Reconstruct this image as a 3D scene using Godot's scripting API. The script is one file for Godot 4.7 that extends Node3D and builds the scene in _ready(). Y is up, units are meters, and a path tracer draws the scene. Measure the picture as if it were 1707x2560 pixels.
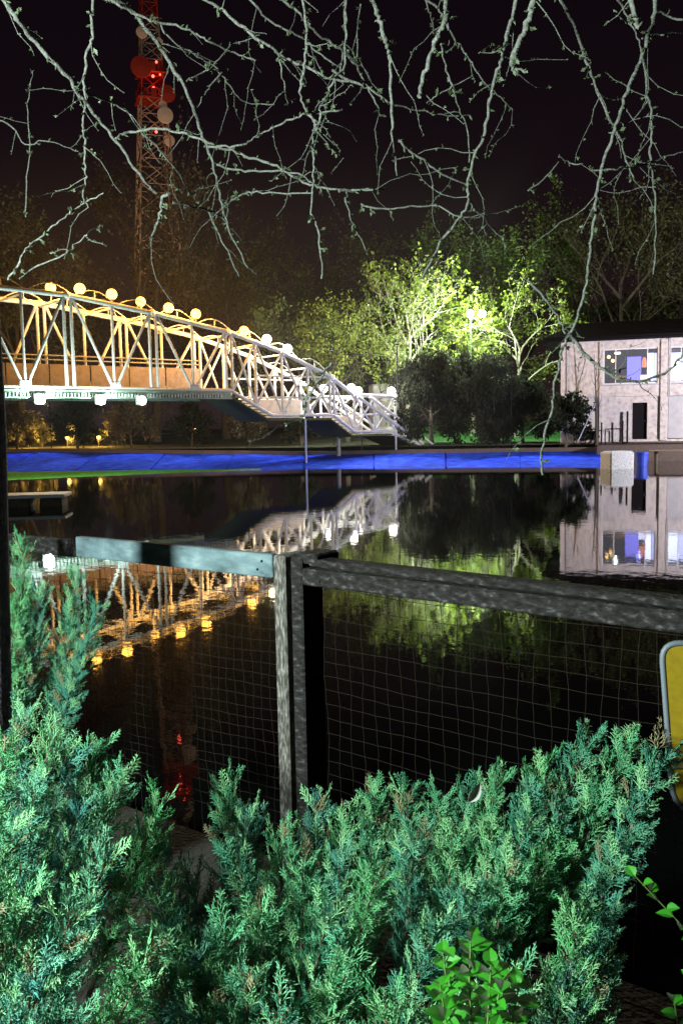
extends Node3D
# Night at a park pond: a lit truss footbridge, a lakeside house, junipers and bare twigs near by. Metres, y up, water at y = 0.

var M := {}
var used := {}
var rng := RandomNumberGenerator.new()

const BOUGHS := [
	[0.0090, 0.0047, -1.120, 3.900, -2.550, -1.050, 3.733, -2.417, -0.980, 3.406, -2.284, -0.873, 3.249, -2.489, -0.850, 3.215, -2.534, -0.842, 3.197, -2.596, -0.802, 3.157, -2.636, -0.768, 3.123, -2.683, -0.750, 3.090, -2.746, -0.719, 3.050, -2.817, -0.679, 2.998, -2.862, -0.651, 2.952, -2.911, -0.624, 2.912, -2.939, -0.586, 2.873, -3.001],
	[0.0053, 0.0030, -0.910, 4.025, -2.575, -0.767, 3.876, -2.570, -0.623, 3.567, -2.565, -0.662, 3.291, -2.591, -0.668, 3.246, -2.595, -0.669, 3.196, -2.601, -0.689, 3.166, -2.614, -0.713, 3.098, -2.650, -0.713, 3.051, -2.655, -0.720, 3.005, -2.662, -0.728, 2.977, -2.670, -0.718, 2.935, -2.654, -0.726, 2.865, -2.667, -0.729, 2.846, -2.688, -0.744, 2.800, -2.701, -0.734, 2.761, -2.714],
	[0.0054, 0.0028, -0.853, 4.150, -2.842, -0.904, 3.965, -2.980, -0.955, 3.621, -3.119, -0.731, 3.489, -3.015, -0.684, 3.461, -2.993, -0.650, 3.451, -3.024, -0.589, 3.428, -3.037, -0.569, 3.425, -3.040, -0.490, 3.406, -3.037, -0.444, 3.393, -3.059, -0.400, 3.363, -3.054, -0.341, 3.352, -3.097, -0.291, 3.336, -3.105, -0.258, 3.324, -3.102],
	[0.0088, 0.0039, -0.853, 4.150, -2.842, -0.827, 3.907, -2.791, -0.801, 3.505, -2.740, -0.684, 3.474, -2.992, -0.656, 3.466, -3.052, -0.619, 3.427, -3.074, -0.587, 3.391, -3.122, -0.558, 3.347, -3.157, -0.519, 3.283, -3.179, -0.489, 3.214, -3.211, -0.475, 3.161, -3.254, -0.458, 3.109, -3.283, -0.440, 3.056, -3.308, -0.431, 2.997, -3.349, -0.425, 2.933, -3.405, -0.407, 2.870, -3.410, -0.392, 2.821, -3.446, -0.343, 2.716, -3.505],
	[0.0046, 0.0032, -0.473, 2.906, -3.391, -0.440, 2.827, -3.435, -0.405, 2.751, -3.466, -0.377, 2.682, -3.494],
	[0.0035, 0.0022, -0.573, 3.453, -3.120, -0.554, 3.415, -3.113, -0.510, 3.389, -3.147, -0.461, 3.366, -3.163, -0.415, 3.349, -3.205, -0.387, 3.324, -3.216, -0.354, 3.282, -3.244, -0.313, 3.255, -3.285, -0.212, 3.248, -3.293],
	[0.0061, 0.0038, -0.467, 4.200, -2.600, -0.531, 3.907, -2.591, -0.596, 3.454, -2.582, -0.369, 3.342, -2.702, -0.322, 3.319, -2.727, -0.276, 3.276, -2.706, -0.234, 3.245, -2.716, -0.184, 3.215, -2.734, -0.142, 3.196, -2.766, -0.096, 3.178, -2.771, -0.051, 3.157, -2.767, -0.012, 3.143, -2.782, 0.047, 3.134, -2.787],
	[0.0030, 0.0019, -0.157, 3.179, -2.698, -0.150, 3.136, -2.715, -0.144, 3.108, -2.775, -0.141, 3.078, -2.816],
	[0.0043, 0.0030, -0.400, 4.333, -3.100, -0.442, 4.127, -3.146, -0.483, 3.761, -3.193, -0.281, 3.569, -3.218, -0.252, 3.542, -3.222, -0.224, 3.514, -3.243, -0.170, 3.473, -3.218, -0.126, 3.464, -3.242, -0.089, 3.454, -3.281, -0.051, 3.418, -3.286, 0.003, 3.379, -3.284, 0.040, 3.369, -3.318],
	[0.0059, 0.0034, -0.233, 4.250, -2.600, -0.307, 3.968, -2.687, -0.381, 3.526, -2.775, -0.155, 3.425, -2.905, -0.112, 3.405, -2.929, -0.085, 3.370, -2.925, -0.051, 3.339, -2.938, -0.010, 3.322, -2.964, 0.037, 3.290, -2.969, 0.087, 3.259, -2.995],
	[0.0047, 0.0032, -0.233, 4.250, -2.600, -0.174, 3.992, -2.628, -0.115, 3.574, -2.656, -0.081, 3.299, -2.618, -0.070, 3.211, -2.607, -0.075, 3.141, -2.607, -0.085, 3.099, -2.622, -0.094, 3.052, -2.640, -0.086, 3.023, -2.678, -0.065, 2.991, -2.675, -0.053, 2.969, -2.685, -0.063, 2.934, -2.691, -0.062, 2.898, -2.739, -0.064, 2.826, -2.730, -0.072, 2.738, -2.735, -0.060, 2.707, -2.742, -0.051, 2.658, -2.756, -0.046, 2.609, -2.773, -0.048, 2.556, -2.807],
	[0.0043, 0.0035, -0.117, 4.275, -2.600, -0.028, 4.015, -2.670, 0.060, 3.595, -2.741, 0.044, 3.321, -2.686, 0.039, 3.242, -2.670, 0.033, 3.142, -2.677, 0.001, 3.086, -2.656, -0.019, 3.057, -2.674, -0.038, 2.999, -2.628, -0.039, 2.976, -2.633, -0.052, 2.952, -2.631],
	[0.0044, 0.0024, -0.663, 2.984, -2.796, -0.639, 3.005, -2.812, -0.586, 3.001, -2.784, -0.516, 2.998, -2.767, -0.457, 2.987, -2.766, -0.402, 2.963, -2.743, -0.344, 2.942, -2.751, -0.277, 2.936, -2.736, -0.239, 2.963, -2.754, -0.185, 2.988, -2.744, -0.137, 3.002, -2.723, -0.091, 3.008, -2.697, -0.046, 3.013, -2.698, 0.025, 3.019, -2.690],
	[0.0051, 0.0031, -0.437, 3.073, -3.188, -0.363, 3.049, -3.139, -0.302, 3.019, -3.115, -0.236, 2.974, -3.036, -0.176, 2.940, -2.982, -0.140, 2.911, -2.967, -0.089, 2.869, -2.903, -0.053, 2.850, -2.870, 0.027, 2.816, -2.796, 0.114, 2.810, -2.766],
	[0.0043, 0.0025, -0.411, 3.018, -3.206, -0.333, 2.975, -3.122, -0.266, 2.945, -3.030, -0.180, 2.915, -2.930, -0.113, 2.875, -2.824, -0.070, 2.828, -2.738],
	[0.0036, 0.0022, -0.709, 3.066, -2.665, -0.681, 3.073, -2.727, -0.664, 3.081, -2.789, -0.633, 3.071, -2.827, -0.610, 3.043, -2.901, -0.584, 3.022, -2.968, -0.553, 2.990, -3.022, -0.523, 2.952, -3.090, -0.503, 2.914, -3.140, -0.492, 2.901, -3.206],
	[0.0041, 0.0037, -0.534, 2.842, -3.007, -0.486, 2.844, -3.066, -0.449, 2.857, -3.167, -0.421, 2.855, -3.243, -0.396, 2.841, -3.283],
	[0.0038, 0.0025, -0.407, 2.888, -3.419, -0.389, 2.901, -3.310, -0.359, 2.894, -3.190, -0.307, 2.878, -3.057, -0.256, 2.865, -2.983, -0.156, 2.821, -2.843, -0.072, 2.804, -2.769],
	[0.0031, 0.0016, -0.836, 2.487, -2.307, -0.797, 2.528, -2.282, -0.780, 2.556, -2.287, -0.746, 2.591, -2.305, -0.705, 2.622, -2.303, -0.667, 2.650, -2.310, -0.628, 2.678, -2.317, -0.579, 2.692, -2.289],
	[0.0029, 0.0018, -0.903, 2.535, -2.580, -0.864, 2.578, -2.617, -0.769, 2.600, -2.581, -0.746, 2.637, -2.615, -0.705, 2.654, -2.585],
	[0.0031, 0.0015, -1.158, 2.900, -3.412, -1.151, 3.019, -3.411, -1.134, 3.131, -3.415, -1.127, 3.190, -3.402, -1.134, 3.280, -3.415, -1.108, 3.371, -3.388, -1.100, 3.424, -3.407],
	[0.0031, 0.0015, -1.230, 3.243, -3.393, -1.190, 3.226, -3.416, -1.143, 3.161, -3.411, -1.074, 3.172, -3.399, -1.018, 3.156, -3.401, -0.941, 3.125, -3.381],
	[0.0057, 0.0032, -0.506, 2.815, -2.781, -0.528, 2.809, -2.804, -0.535, 2.768, -2.800, -0.557, 2.726, -2.815, -0.570, 2.671, -2.804],
	[0.0035, 0.0025, -0.051, 2.937, -2.606, -0.021, 2.922, -2.675, 0.004, 2.916, -2.751, 0.029, 2.918, -2.801],
	[0.0028, 0.0014, -0.488, 3.253, -3.080, -0.441, 3.293, -3.114, -0.403, 3.313, -3.113, -0.354, 3.350, -3.083, -0.319, 3.385, -3.102],
	[0.0029, 0.0015, -0.384, 3.323, -3.195, -0.430, 3.298, -3.245, -0.456, 3.274, -3.259, -0.486, 3.241, -3.289],
	[0.0081, 0.0056, -0.117, 4.275, -2.600, -0.039, 3.872, -2.378, 0.038, 3.310, -2.155, 0.109, 3.192, -2.399, 0.122, 3.171, -2.444, 0.135, 3.123, -2.434, 0.145, 3.106, -2.460, 0.154, 3.101, -2.505],
	[0.0062, 0.0029, 0.155, 3.106, -2.515, 0.157, 3.075, -2.525, 0.160, 2.956, -2.547, 0.164, 2.898, -2.589, 0.177, 2.808, -2.611],
	[0.0088, 0.0060, 0.133, 4.317, -2.592, 0.188, 3.834, -2.302, 0.243, 3.192, -2.012, 0.281, 3.133, -2.283, 0.288, 3.123, -2.330, 0.279, 3.092, -2.316, 0.265, 3.074, -2.335, 0.257, 3.056, -2.371, 0.245, 3.018, -2.368, 0.234, 2.997, -2.398, 0.221, 2.944, -2.387],
	[0.0039, 0.0027, 0.133, 4.317, -2.592, 0.159, 4.052, -2.677, 0.185, 3.628, -2.761, 0.294, 3.421, -2.915, 0.309, 3.391, -2.937, 0.325, 3.365, -2.986],
	[0.0044, 0.0020, 0.133, 4.317, -2.592, 0.100, 3.996, -2.646, 0.066, 3.515, -2.700, 0.285, 3.372, -2.800, 0.327, 3.345, -2.819, 0.357, 3.308, -2.852, 0.393, 3.278, -2.891, 0.426, 3.239, -2.908, 0.459, 3.190, -2.905, 0.500, 3.164, -2.942, 0.548, 3.134, -2.977, 0.581, 3.114, -2.999],
	[0.0062, 0.0039, 0.400, 4.350, -2.575, 0.462, 4.004, -2.500, 0.523, 3.498, -2.424, 0.492, 3.232, -2.509, 0.486, 3.183, -2.524, 0.473, 3.136, -2.533, 0.470, 3.114, -2.565, 0.466, 3.092, -2.614, 0.451, 3.041, -2.619, 0.446, 2.995, -2.661, 0.438, 2.938, -2.694, 0.414, 2.892, -2.705, 0.405, 2.850, -2.732, 0.398, 2.811, -2.754, 0.403, 2.776, -2.768, 0.393, 2.748, -2.817, 0.356, 2.704, -2.824, 0.326, 2.667, -2.866, 0.305, 2.627, -2.867, 0.275, 2.567, -2.915],
	[0.0094, 0.0073, 0.400, 4.350, -2.575, 0.449, 3.880, -2.276, 0.497, 3.250, -1.977, 0.481, 3.097, -2.211, 0.479, 3.086, -2.230, 0.467, 3.048, -2.248, 0.449, 3.014, -2.261, 0.445, 2.992, -2.311],
	[0.0052, 0.0031, 0.442, 2.986, -2.294, 0.452, 2.976, -2.306, 0.481, 2.963, -2.285],
	[0.0059, 0.0032, 0.533, 4.367, -2.567, 0.499, 3.995, -2.524, 0.464, 3.464, -2.481, 0.631, 3.264, -2.583, 0.672, 3.216, -2.608, 0.710, 3.170, -2.657, 0.734, 3.108, -2.654, 0.775, 3.060, -2.705, 0.802, 2.997, -2.706, 0.837, 2.963, -2.736, 0.861, 2.929, -2.750, 0.886, 2.887, -2.783, 0.907, 2.829, -2.784],
	[0.0068, 0.0045, 0.800, 4.400, -2.550, 0.826, 4.014, -2.459, 0.853, 3.468, -2.367, 0.866, 3.220, -2.496, 0.868, 3.179, -2.517, 0.841, 3.110, -2.487, 0.830, 3.067, -2.506, 0.803, 3.011, -2.493, 0.785, 2.966, -2.492, 0.762, 2.900, -2.481, 0.747, 2.854, -2.481, 0.735, 2.802, -2.518, 0.722, 2.742, -2.513, 0.716, 2.695, -2.512, 0.708, 2.630, -2.512, 0.701, 2.572, -2.518, 0.685, 2.490, -2.486],
	[0.0045, 0.0034, 0.691, 2.492, -2.503, 0.673, 2.425, -2.500, 0.654, 2.362, -2.503, 0.633, 2.319, -2.518, 0.617, 2.264, -2.510, 0.604, 2.194, -2.519, 0.591, 2.143, -2.485, 0.576, 2.063, -2.506, 0.566, 1.992, -2.507, 0.572, 1.951, -2.510],
	[0.0039, 0.0029, 0.611, 2.555, -2.905, 0.645, 2.485, -2.813, 0.655, 2.414, -2.692, 0.661, 2.354, -2.617],
	[0.0056, 0.0032, 0.643, 2.337, -2.496, 0.665, 2.311, -2.495, 0.679, 2.292, -2.498, 0.709, 2.260, -2.481, 0.727, 2.238, -2.456, 0.758, 2.218, -2.444, 0.786, 2.209, -2.439, 0.826, 2.209, -2.441, 0.868, 2.221, -2.447, 0.897, 2.234, -2.434, 0.910, 2.261, -2.405, 0.921, 2.279, -2.396],
	[0.0028, 0.0017, 0.734, 2.236, -2.463, 0.765, 2.238, -2.466, 0.799, 2.249, -2.496],
	[0.0047, 0.0025, 0.864, 3.125, -2.581, 0.884, 3.035, -2.610, 0.910, 2.987, -2.646, 0.924, 2.935, -2.674, 0.925, 2.879, -2.693, 0.936, 2.820, -2.706, 0.959, 2.781, -2.751, 0.967, 2.705, -2.760, 0.970, 2.628, -2.764, 0.971, 2.546, -2.783],
	[0.0094, 0.0065, 0.667, 4.383, -2.558, 0.642, 3.952, -2.387, 0.618, 3.361, -2.215, 0.710, 3.097, -2.219, 0.723, 3.057, -2.220, 0.733, 3.033, -2.217],
	[0.0037, 0.0023, 0.667, 4.383, -2.558, 0.735, 4.046, -2.708, 0.804, 3.548, -2.857, 0.833, 3.315, -2.704, 0.842, 3.247, -2.659, 0.860, 3.175, -2.617, 0.861, 3.123, -2.590],
	[0.0041, 0.0029, 0.898, 3.235, -2.589, 0.946, 3.232, -2.617, 0.987, 3.219, -2.616],
	[0.0029, 0.0018, 0.870, 3.169, -2.611, 0.922, 3.188, -2.636, 1.016, 3.214, -2.690],
	[0.0034, 0.0025, 0.291, 3.116, -2.492, 0.316, 3.081, -2.578, 0.338, 3.044, -2.607, 0.364, 3.019, -2.692, 0.394, 2.981, -2.747, 0.410, 2.895, -2.802],
	[0.0050, 0.0026, 0.011, 2.809, -2.768, 0.092, 2.823, -2.815, 0.158, 2.847, -2.901],
	[0.0034, 0.0026, 0.083, 2.822, -2.986, 0.153, 2.798, -2.967, 0.223, 2.799, -2.948, 0.308, 2.803, -2.943, 0.354, 2.780, -2.918, 0.401, 2.754, -2.899, 0.460, 2.757, -2.920],
	[0.0039, 0.0020, 0.414, 2.787, -2.842, 0.457, 2.767, -2.903, 0.497, 2.732, -2.933, 0.540, 2.698, -2.972, 0.557, 2.669, -3.006],
	[0.0043, 0.0025, 0.189, 2.938, -2.718, 0.229, 2.912, -2.740, 0.277, 2.885, -2.759, 0.325, 2.857, -2.777, 0.402, 2.831, -2.808],
	[0.0046, 0.0033, -0.002, 3.214, -2.909, 0.073, 3.170, -2.902, 0.121, 3.148, -2.900, 0.171, 3.104, -2.886],
	[0.0041, 0.0026, 0.034, 3.308, -3.014, 0.076, 3.251, -2.974, 0.108, 3.174, -2.933, 0.141, 3.099, -2.912, 0.148, 3.073, -2.915],
	[0.0030, 0.0019, 0.169, 3.028, -2.690, 0.230, 3.031, -2.729, 0.319, 3.029, -2.774, 0.418, 3.038, -2.814],
	[0.0026, 0.0020, 0.609, 2.830, -2.893, 0.672, 2.876, -2.895, 0.707, 2.917, -2.897],
	[0.0026, 0.0020, 0.703, 2.929, -2.881, 0.746, 2.921, -2.915, 0.772, 2.907, -2.881],
	[0.0029, 0.0018, 0.733, 2.815, -2.618, 0.792, 2.811, -2.606, 0.836, 2.824, -2.626, 0.909, 2.846, -2.674, 0.979, 2.872, -2.693, 1.036, 2.885, -2.689],
	[0.0037, 0.0020, 0.030, 2.785, -2.752, 0.043, 2.744, -2.799, 0.071, 2.697, -2.859, 0.098, 2.641, -2.887],
	[0.0041, 0.0027, -0.117, 4.275, -2.600, -0.030, 4.092, -2.799, 0.057, 3.749, -2.999, 0.045, 3.470, -3.013, 0.039, 3.337, -3.020, 0.023, 3.244, -3.008],
	[0.0035, 0.0021, 0.097, 3.502, -3.117, 0.085, 3.433, -3.117, 0.079, 3.311, -3.095],
	[0.0024, 0.0012, 0.274, 3.041, -2.714, 0.306, 3.065, -2.713, 0.350, 3.082, -2.703, 0.405, 3.105, -2.684],
	[0.0023, 0.0018, 0.769, 2.913, -2.505, 0.822, 2.921, -2.550, 0.861, 2.970, -2.559, 0.883, 3.034, -2.606],
	[0.0041, 0.0029, -0.020, 2.284, -2.616, -0.038, 2.262, -2.604, -0.074, 2.204, -2.581, -0.098, 2.175, -2.605, -0.104, 2.130, -2.590],
]
const LIMBS := [
	[-1.12, 3.90, -2.55, -0.70, 4.15, -2.60, 0.00, 4.30, -2.60, 0.80, 4.40, -2.55, 1.70, 4.45, -2.50, 2.60, 4.40, -2.40],
	[-1.12, 3.90, -2.55, -0.80, 4.20, -2.90, -0.20, 4.40, -3.20, 0.60, 4.45, -3.30, 1.50, 4.40, -3.30],
]
const JUNIPERS := [
	{"label": "low spreading juniper at the left with the brightest blue-green plumes", "base": Vector3(-1.00, 0.50, -1.75), "tips": [Vector3(-0.87, 1.34, -2.35), Vector3(-0.77, 1.31, -2.25), Vector3(-0.63, 1.29, -2.20), Vector3(-0.45, 1.21, -2.05), Vector3(-0.79, 1.37, -2.00), Vector3(-0.55, 1.25, -2.10), Vector3(-0.68, 1.31, -2.10), Vector3(-0.69, 1.31, -1.90), Vector3(-0.60, 1.26, -1.95), Vector3(-0.68, 1.30, -1.70), Vector3(-0.50, 1.22, -1.75), Vector3(-0.59, 1.25, -1.55), Vector3(-0.51, 1.21, -1.55), Vector3(-0.52, 1.21, -1.40), Vector3(-0.53, 1.19, -1.30), Vector3(-0.46, 1.14, -1.35), Vector3(-0.37, 1.14, -1.50), Vector3(-0.74, 1.36, -1.75), Vector3(-0.66, 1.24, -1.50)]},
	{"label": "dense juniper in front of the square fence post", "base": Vector3(-0.15, 0.50, -1.85), "tips": [Vector3(-0.34, 1.10, -2.40), Vector3(-0.27, 1.06, -2.30), Vector3(-0.17, 1.05, -2.20), Vector3(-0.08, 1.05, -2.40), Vector3(0.00, 1.06, -2.30), Vector3(-0.27, 1.07, -2.05), Vector3(-0.11, 1.05, -2.05), Vector3(-0.02, 1.07, -2.00), Vector3(0.06, 1.04, -2.15), Vector3(-0.04, 1.10, -1.75), Vector3(0.18, 1.06, -1.75), Vector3(-0.18, 1.10, -1.75), Vector3(-0.25, 1.08, -1.70), Vector3(-0.19, 1.09, -1.55), Vector3(-0.01, 1.09, -1.55), Vector3(-0.31, 1.06, -1.50), Vector3(-0.12, 1.11, -1.40), Vector3(0.06, 1.08, -1.90), Vector3(-0.42, 0.94, -2.20), Vector3(-0.41, 0.94, -2.00), Vector3(-0.32, 0.99, -1.80), Vector3(-0.37, 0.98, -1.70), Vector3(-0.52, 0.99, -2.30), Vector3(-0.37, 1.01, -1.75), Vector3(-0.45, 1.03, -1.80), Vector3(-0.45, 1.02, -2.00)]},
	{"label": "juniper whose long right plume reaches up to the yellow sign", "base": Vector3(0.05, 0.50, -2.00), "tips": [Vector3(0.67, 1.37, -1.85), Vector3(0.64, 1.37, -1.95), Vector3(0.56, 1.36, -2.00), Vector3(0.49, 1.21, -1.95), Vector3(0.43, 1.23, -2.00), Vector3(0.47, 1.27, -2.05), Vector3(0.39, 1.19, -2.20), Vector3(0.33, 1.11, -2.30), Vector3(0.25, 1.09, -2.30), Vector3(0.17, 1.08, -2.40), Vector3(0.08, 1.05, -2.45), Vector3(0.42, 1.20, -1.95), Vector3(0.34, 1.14, -2.00), Vector3(0.25, 1.11, -2.05), Vector3(0.16, 1.10, -2.05), Vector3(0.46, 1.14, -1.90), Vector3(0.35, 1.13, -1.85), Vector3(0.25, 1.09, -1.85)]},
	{"label": "juniper spreading along the bottom right behind the bright green sprout", "base": Vector3(0.20, 0.50, -1.50), "tips": [Vector3(0.52, 1.06, -1.75), Vector3(0.38, 1.09, -1.50), Vector3(0.29, 1.11, -1.50), Vector3(0.06, 1.10, -1.45), Vector3(0.17, 1.11, -1.40), Vector3(0.25, 1.08, -1.40), Vector3(0.08, 1.12, -1.35), Vector3(0.46, 1.11, -1.70)]},
	{"label": "small juniper growing over the far left end of the fence", "base": Vector3(-1.35, 0.50, -3.10), "tips": [Vector3(-1.23, 1.67, -3.40), Vector3(-1.03, 1.54, -3.40), Vector3(-0.93, 1.43, -3.30), Vector3(-1.13, 1.50, -3.30), Vector3(-1.20, 1.46, -3.20)]},
]


# ---------------------------------------------------------------- helpers

func lin(r: float, g: float, b: float, a := 1.0) -> Color:
	var c := Color(r, g, b, a).linear_to_srgb()
	c.a = a
	return c

func numbered(called: String) -> String:
	var n: int = used.get(called, 0)
	used[called] = n + 1
	return called if n == 0 else "%s_%03d" % [called, n]

func tag(o: Node, label: String, category: String, group := "") -> Node:
	o.set_meta("label", label)
	o.set_meta("category", category)
	if group != "":
		o.set_meta("group", group)
	return o

func thing(called: String, label: String, category: String, where := Vector3.ZERO, turn := 0.0, group := "") -> Node3D:
	var o := Node3D.new()
	o.name = numbered(called)
	add_child(o)
	o.position = where
	o.rotation.y = turn
	tag(o, label, category, group)
	return o

func part(called: String, mesh: Mesh, m: Material, parent: Node, where := Vector3.ZERO) -> MeshInstance3D:
	var o := MeshInstance3D.new()
	o.name = called if parent != self else numbered(called)
	o.mesh = mesh
	o.material_override = m
	parent.add_child(o, true)
	o.position = where
	return o

func setting(called: String, mesh: Mesh, m: Material) -> MeshInstance3D:
	var o := part(called, mesh, m, self)
	o.set_meta("kind", "structure")
	return o

func st_new() -> SurfaceTool:
	var st := SurfaceTool.new()
	st.begin(Mesh.PRIMITIVE_TRIANGLES)
	return st

func tri(st: SurfaceTool, a: Vector3, b: Vector3, c: Vector3) -> void:
	# a, b, c run counter-clockwise seen from outside; Godot's front faces run clockwise
	var n := (b - a).cross(c - a).normalized()
	for v in [a, c, b]:
		st.set_normal(n)
		st.add_vertex(v)

func quad(st: SurfaceTool, a: Vector3, b: Vector3, c: Vector3, d: Vector3) -> void:
	tri(st, a, b, c)
	tri(st, a, c, d)

func add_box(st: SurfaceTool, c: Vector3, s: Vector3, basis := Basis.IDENTITY, bevel := 0.0) -> void:
	var h := s * 0.5
	var b := minf(bevel, minf(h.x, minf(h.y, h.z)) * 0.9)
	if b <= 0.0:
		var p := []
		for k in 8:
			p.append(c + basis * Vector3(h.x * (1 if k & 1 else -1), h.y * (1 if k & 2 else -1), h.z * (1 if k & 4 else -1)))
		for f in [[0, 2, 3, 1], [4, 5, 7, 6], [0, 1, 5, 4], [2, 6, 7, 3], [0, 4, 6, 2], [1, 3, 7, 5]]:
			quad(st, p[f[0]], p[f[1]], p[f[2]], p[f[3]])
		return
	# chamfered: three faces meet at each corner
	var q := {}
	for k in 8:
		var sg := Vector3(1 if k & 1 else -1, 1 if k & 2 else -1, 1 if k & 4 else -1)
		for ax in 3:
			var v := Vector3(h.x - b, h.y - b, h.z - b)
			v[ax] = h[ax]
			q[k * 3 + ax] = c + basis * (v * sg)
	for f in [[0, [0, 4, 6, 2]], [0, [1, 3, 7, 5]], [1, [0, 1, 5, 4]], [1, [2, 6, 7, 3]], [2, [0, 2, 3, 1]], [2, [4, 5, 7, 6]]]:
		var a: int = f[0]
		var i: Array = f[1]
		quad(st, q[i[0] * 3 + a], q[i[1] * 3 + a], q[i[2] * 3 + a], q[i[3] * 3 + a])
	for e in [[0, 1, 1, 2], [2, 3, 1, 2], [4, 5, 1, 2], [6, 7, 1, 2], [0, 2, 0, 2], [1, 3, 0, 2], [4, 6, 0, 2], [5, 7, 0, 2], [0, 4, 0, 1], [1, 5, 0, 1], [2, 6, 0, 1], [3, 7, 0, 1]]:
		var a1: Vector3 = q[e[0] * 3 + e[2]]
		var a2: Vector3 = q[e[1] * 3 + e[2]]
		var b1: Vector3 = q[e[0] * 3 + e[3]]
		var b2: Vector3 = q[e[1] * 3 + e[3]]
		if (a2 - a1).cross(b1 - a1).dot(a1 + a2 + b1 + b2 - c * 4.0) > 0.0:
			quad(st, a1, a2, b2, b1)
		else:
			quad(st, a1, b1, b2, a2)
	for k in 8:
		var x: Vector3 = q[k * 3]
		var y: Vector3 = q[k * 3 + 1]
		var z: Vector3 = q[k * 3 + 2]
		if (y - x).cross(z - x).dot(x - c) > 0.0:
			tri(st, x, y, z)
		else:
			tri(st, x, z, y)

func box(s: Vector3, bevel := 0.0, at := Vector3.ZERO) -> ArrayMesh:
	var st := st_new()
	add_box(st, at, s, Basis.IDENTITY, bevel)
	return st.commit()

func add_tube(st: SurfaceTool, pts: Array, radii: Array, sides := 6, caps := true) -> void:
	var n := pts.size()
	var ref := Vector3.UP
	var d0: Vector3 = (pts[1] - pts[0]).normalized()
	if absf(d0.dot(ref)) > 0.9:
		ref = Vector3.RIGHT
	var rings := []
	var norms := []
	var u := d0.cross(ref).normalized()
	for i in n:
		var d: Vector3 = (pts[mini(i + 1, n - 1)] - pts[maxi(i - 1, 0)]).normalized()
		u = (u - d * u.dot(d)).normalized()
		var v := d.cross(u)
		var ring := []
		var nn := []
		for k in sides:
			var a := TAU * k / sides
			var o := u * cos(a) + v * sin(a)
			ring.append(pts[i] + o * radii[i])
			nn.append(o)
		rings.append(ring)
		norms.append(nn)
	for i in n - 1:
		for k in sides:
			var k2 := (k + 1) % sides
			for e in [[i, k], [i + 1, k2], [i, k2], [i, k], [i + 1, k], [i + 1, k2]]:
				st.set_normal(norms[e[0]][e[1]])
				st.add_vertex(rings[e[0]][e[1]])
	if caps:
		for e in [0, n - 1]:
			for k in range(1, sides - 1):
				if e == 0:
					tri(st, rings[e][0], rings[e][k + 1], rings[e][k])
				else:
					tri(st, rings[e][0], rings[e][k], rings[e][k + 1])

func tube(pts: Array, radii: Array, sides := 6) -> ArrayMesh:
	var st := st_new()
	add_tube(st, pts, radii, sides)
	return st.commit()

func bar(a: Vector3, b: Vector3, r: float, sides := 8) -> ArrayMesh:
	return tube([a, b], [r, r], sides)

func ball(r: float, seg := 20) -> SphereMesh:
	var s := SphereMesh.new()
	s.radius = r
	s.height = r * 2.0
	s.radial_segments = seg
	s.rings = seg / 2
	return s

func lathe(profile: Array, sides := 16) -> ArrayMesh:
	# profile: [radius, y] pairs from bottom to top
	var st := st_new()
	for i in profile.size() - 1:
		for k in sides:
			var a := TAU * k / sides
			var b := TAU * (k + 1) / sides
			var p := func(j: int, t: float) -> Vector3: return Vector3(cos(t) * profile[j][0], profile[j][1], -sin(t) * profile[j][0])
			quad(st, p.call(i, a), p.call(i, b), p.call(i + 1, b), p.call(i + 1, a))
	return st.commit()

func noise_tex(freq: float, seed_: int, ramp: Array, size := 512, as_normal := false, bump := 4.0, type := FastNoiseLite.TYPE_SIMPLEX_SMOOTH) -> NoiseTexture2D:
	var n := FastNoiseLite.new()
	n.seed = seed_
	n.noise_type = type
	n.frequency = freq
	n.fractal_octaves = 5
	var t := NoiseTexture2D.new()
	t.width = size
	t.height = size
	t.seamless = true
	t.noise = n
	if as_normal:
		t.as_normal_map = true
		t.bump_strength = bump
	else:
		var g := Gradient.new()
		g.offsets = PackedFloat32Array()
		g.colors = PackedColorArray()
		var offs := PackedFloat32Array()
		var cols := PackedColorArray()
		for k in ramp.size():
			offs.append(float(k) / (ramp.size() - 1))
			cols.append(ramp[k])
		g.offsets = offs
		g.colors = cols
		t.color_ramp = g
	return t

func mat(c: Color, rough := 0.8, metal := 0.0) -> StandardMaterial3D:
	var m := StandardMaterial3D.new()
	m.albedo_color = c
	m.roughness = rough
	m.metallic = metal
	return m

func textured(t: Texture2D, scale: Vector3, rough := 0.85, normal: Texture2D = null, nscale := 0.6) -> StandardMaterial3D:
	var m := mat(Color.WHITE, rough)
	m.albedo_texture = t
	m.uv1_triplanar = true
	m.uv1_scale = scale
	if normal:
		m.normal_enabled = true
		m.normal_texture = normal
		m.normal_scale = nscale
	return m

func glow(c: Color, energy: float) -> StandardMaterial3D:
	var m := mat(lin(0.12, 0.12, 0.12), 0.5)
	m.emission_enabled = true
	m.emission = c
	m.emission_energy_multiplier = energy
	return m

func omni(parent: Node, where: Vector3, c: Color, e: float, size: float) -> OmniLight3D:
	var l := OmniLight3D.new()
	l.name = "lamp_light"
	l.light_color = c
	l.light_energy = e
	l.light_size = size
	l.omni_range = 150.0
	l.omni_attenuation = 2.0
	l.shadow_enabled = true
	parent.add_child(l, true)
	l.position = where
	return l

# ---------------------------------------------------------------- materials

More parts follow.
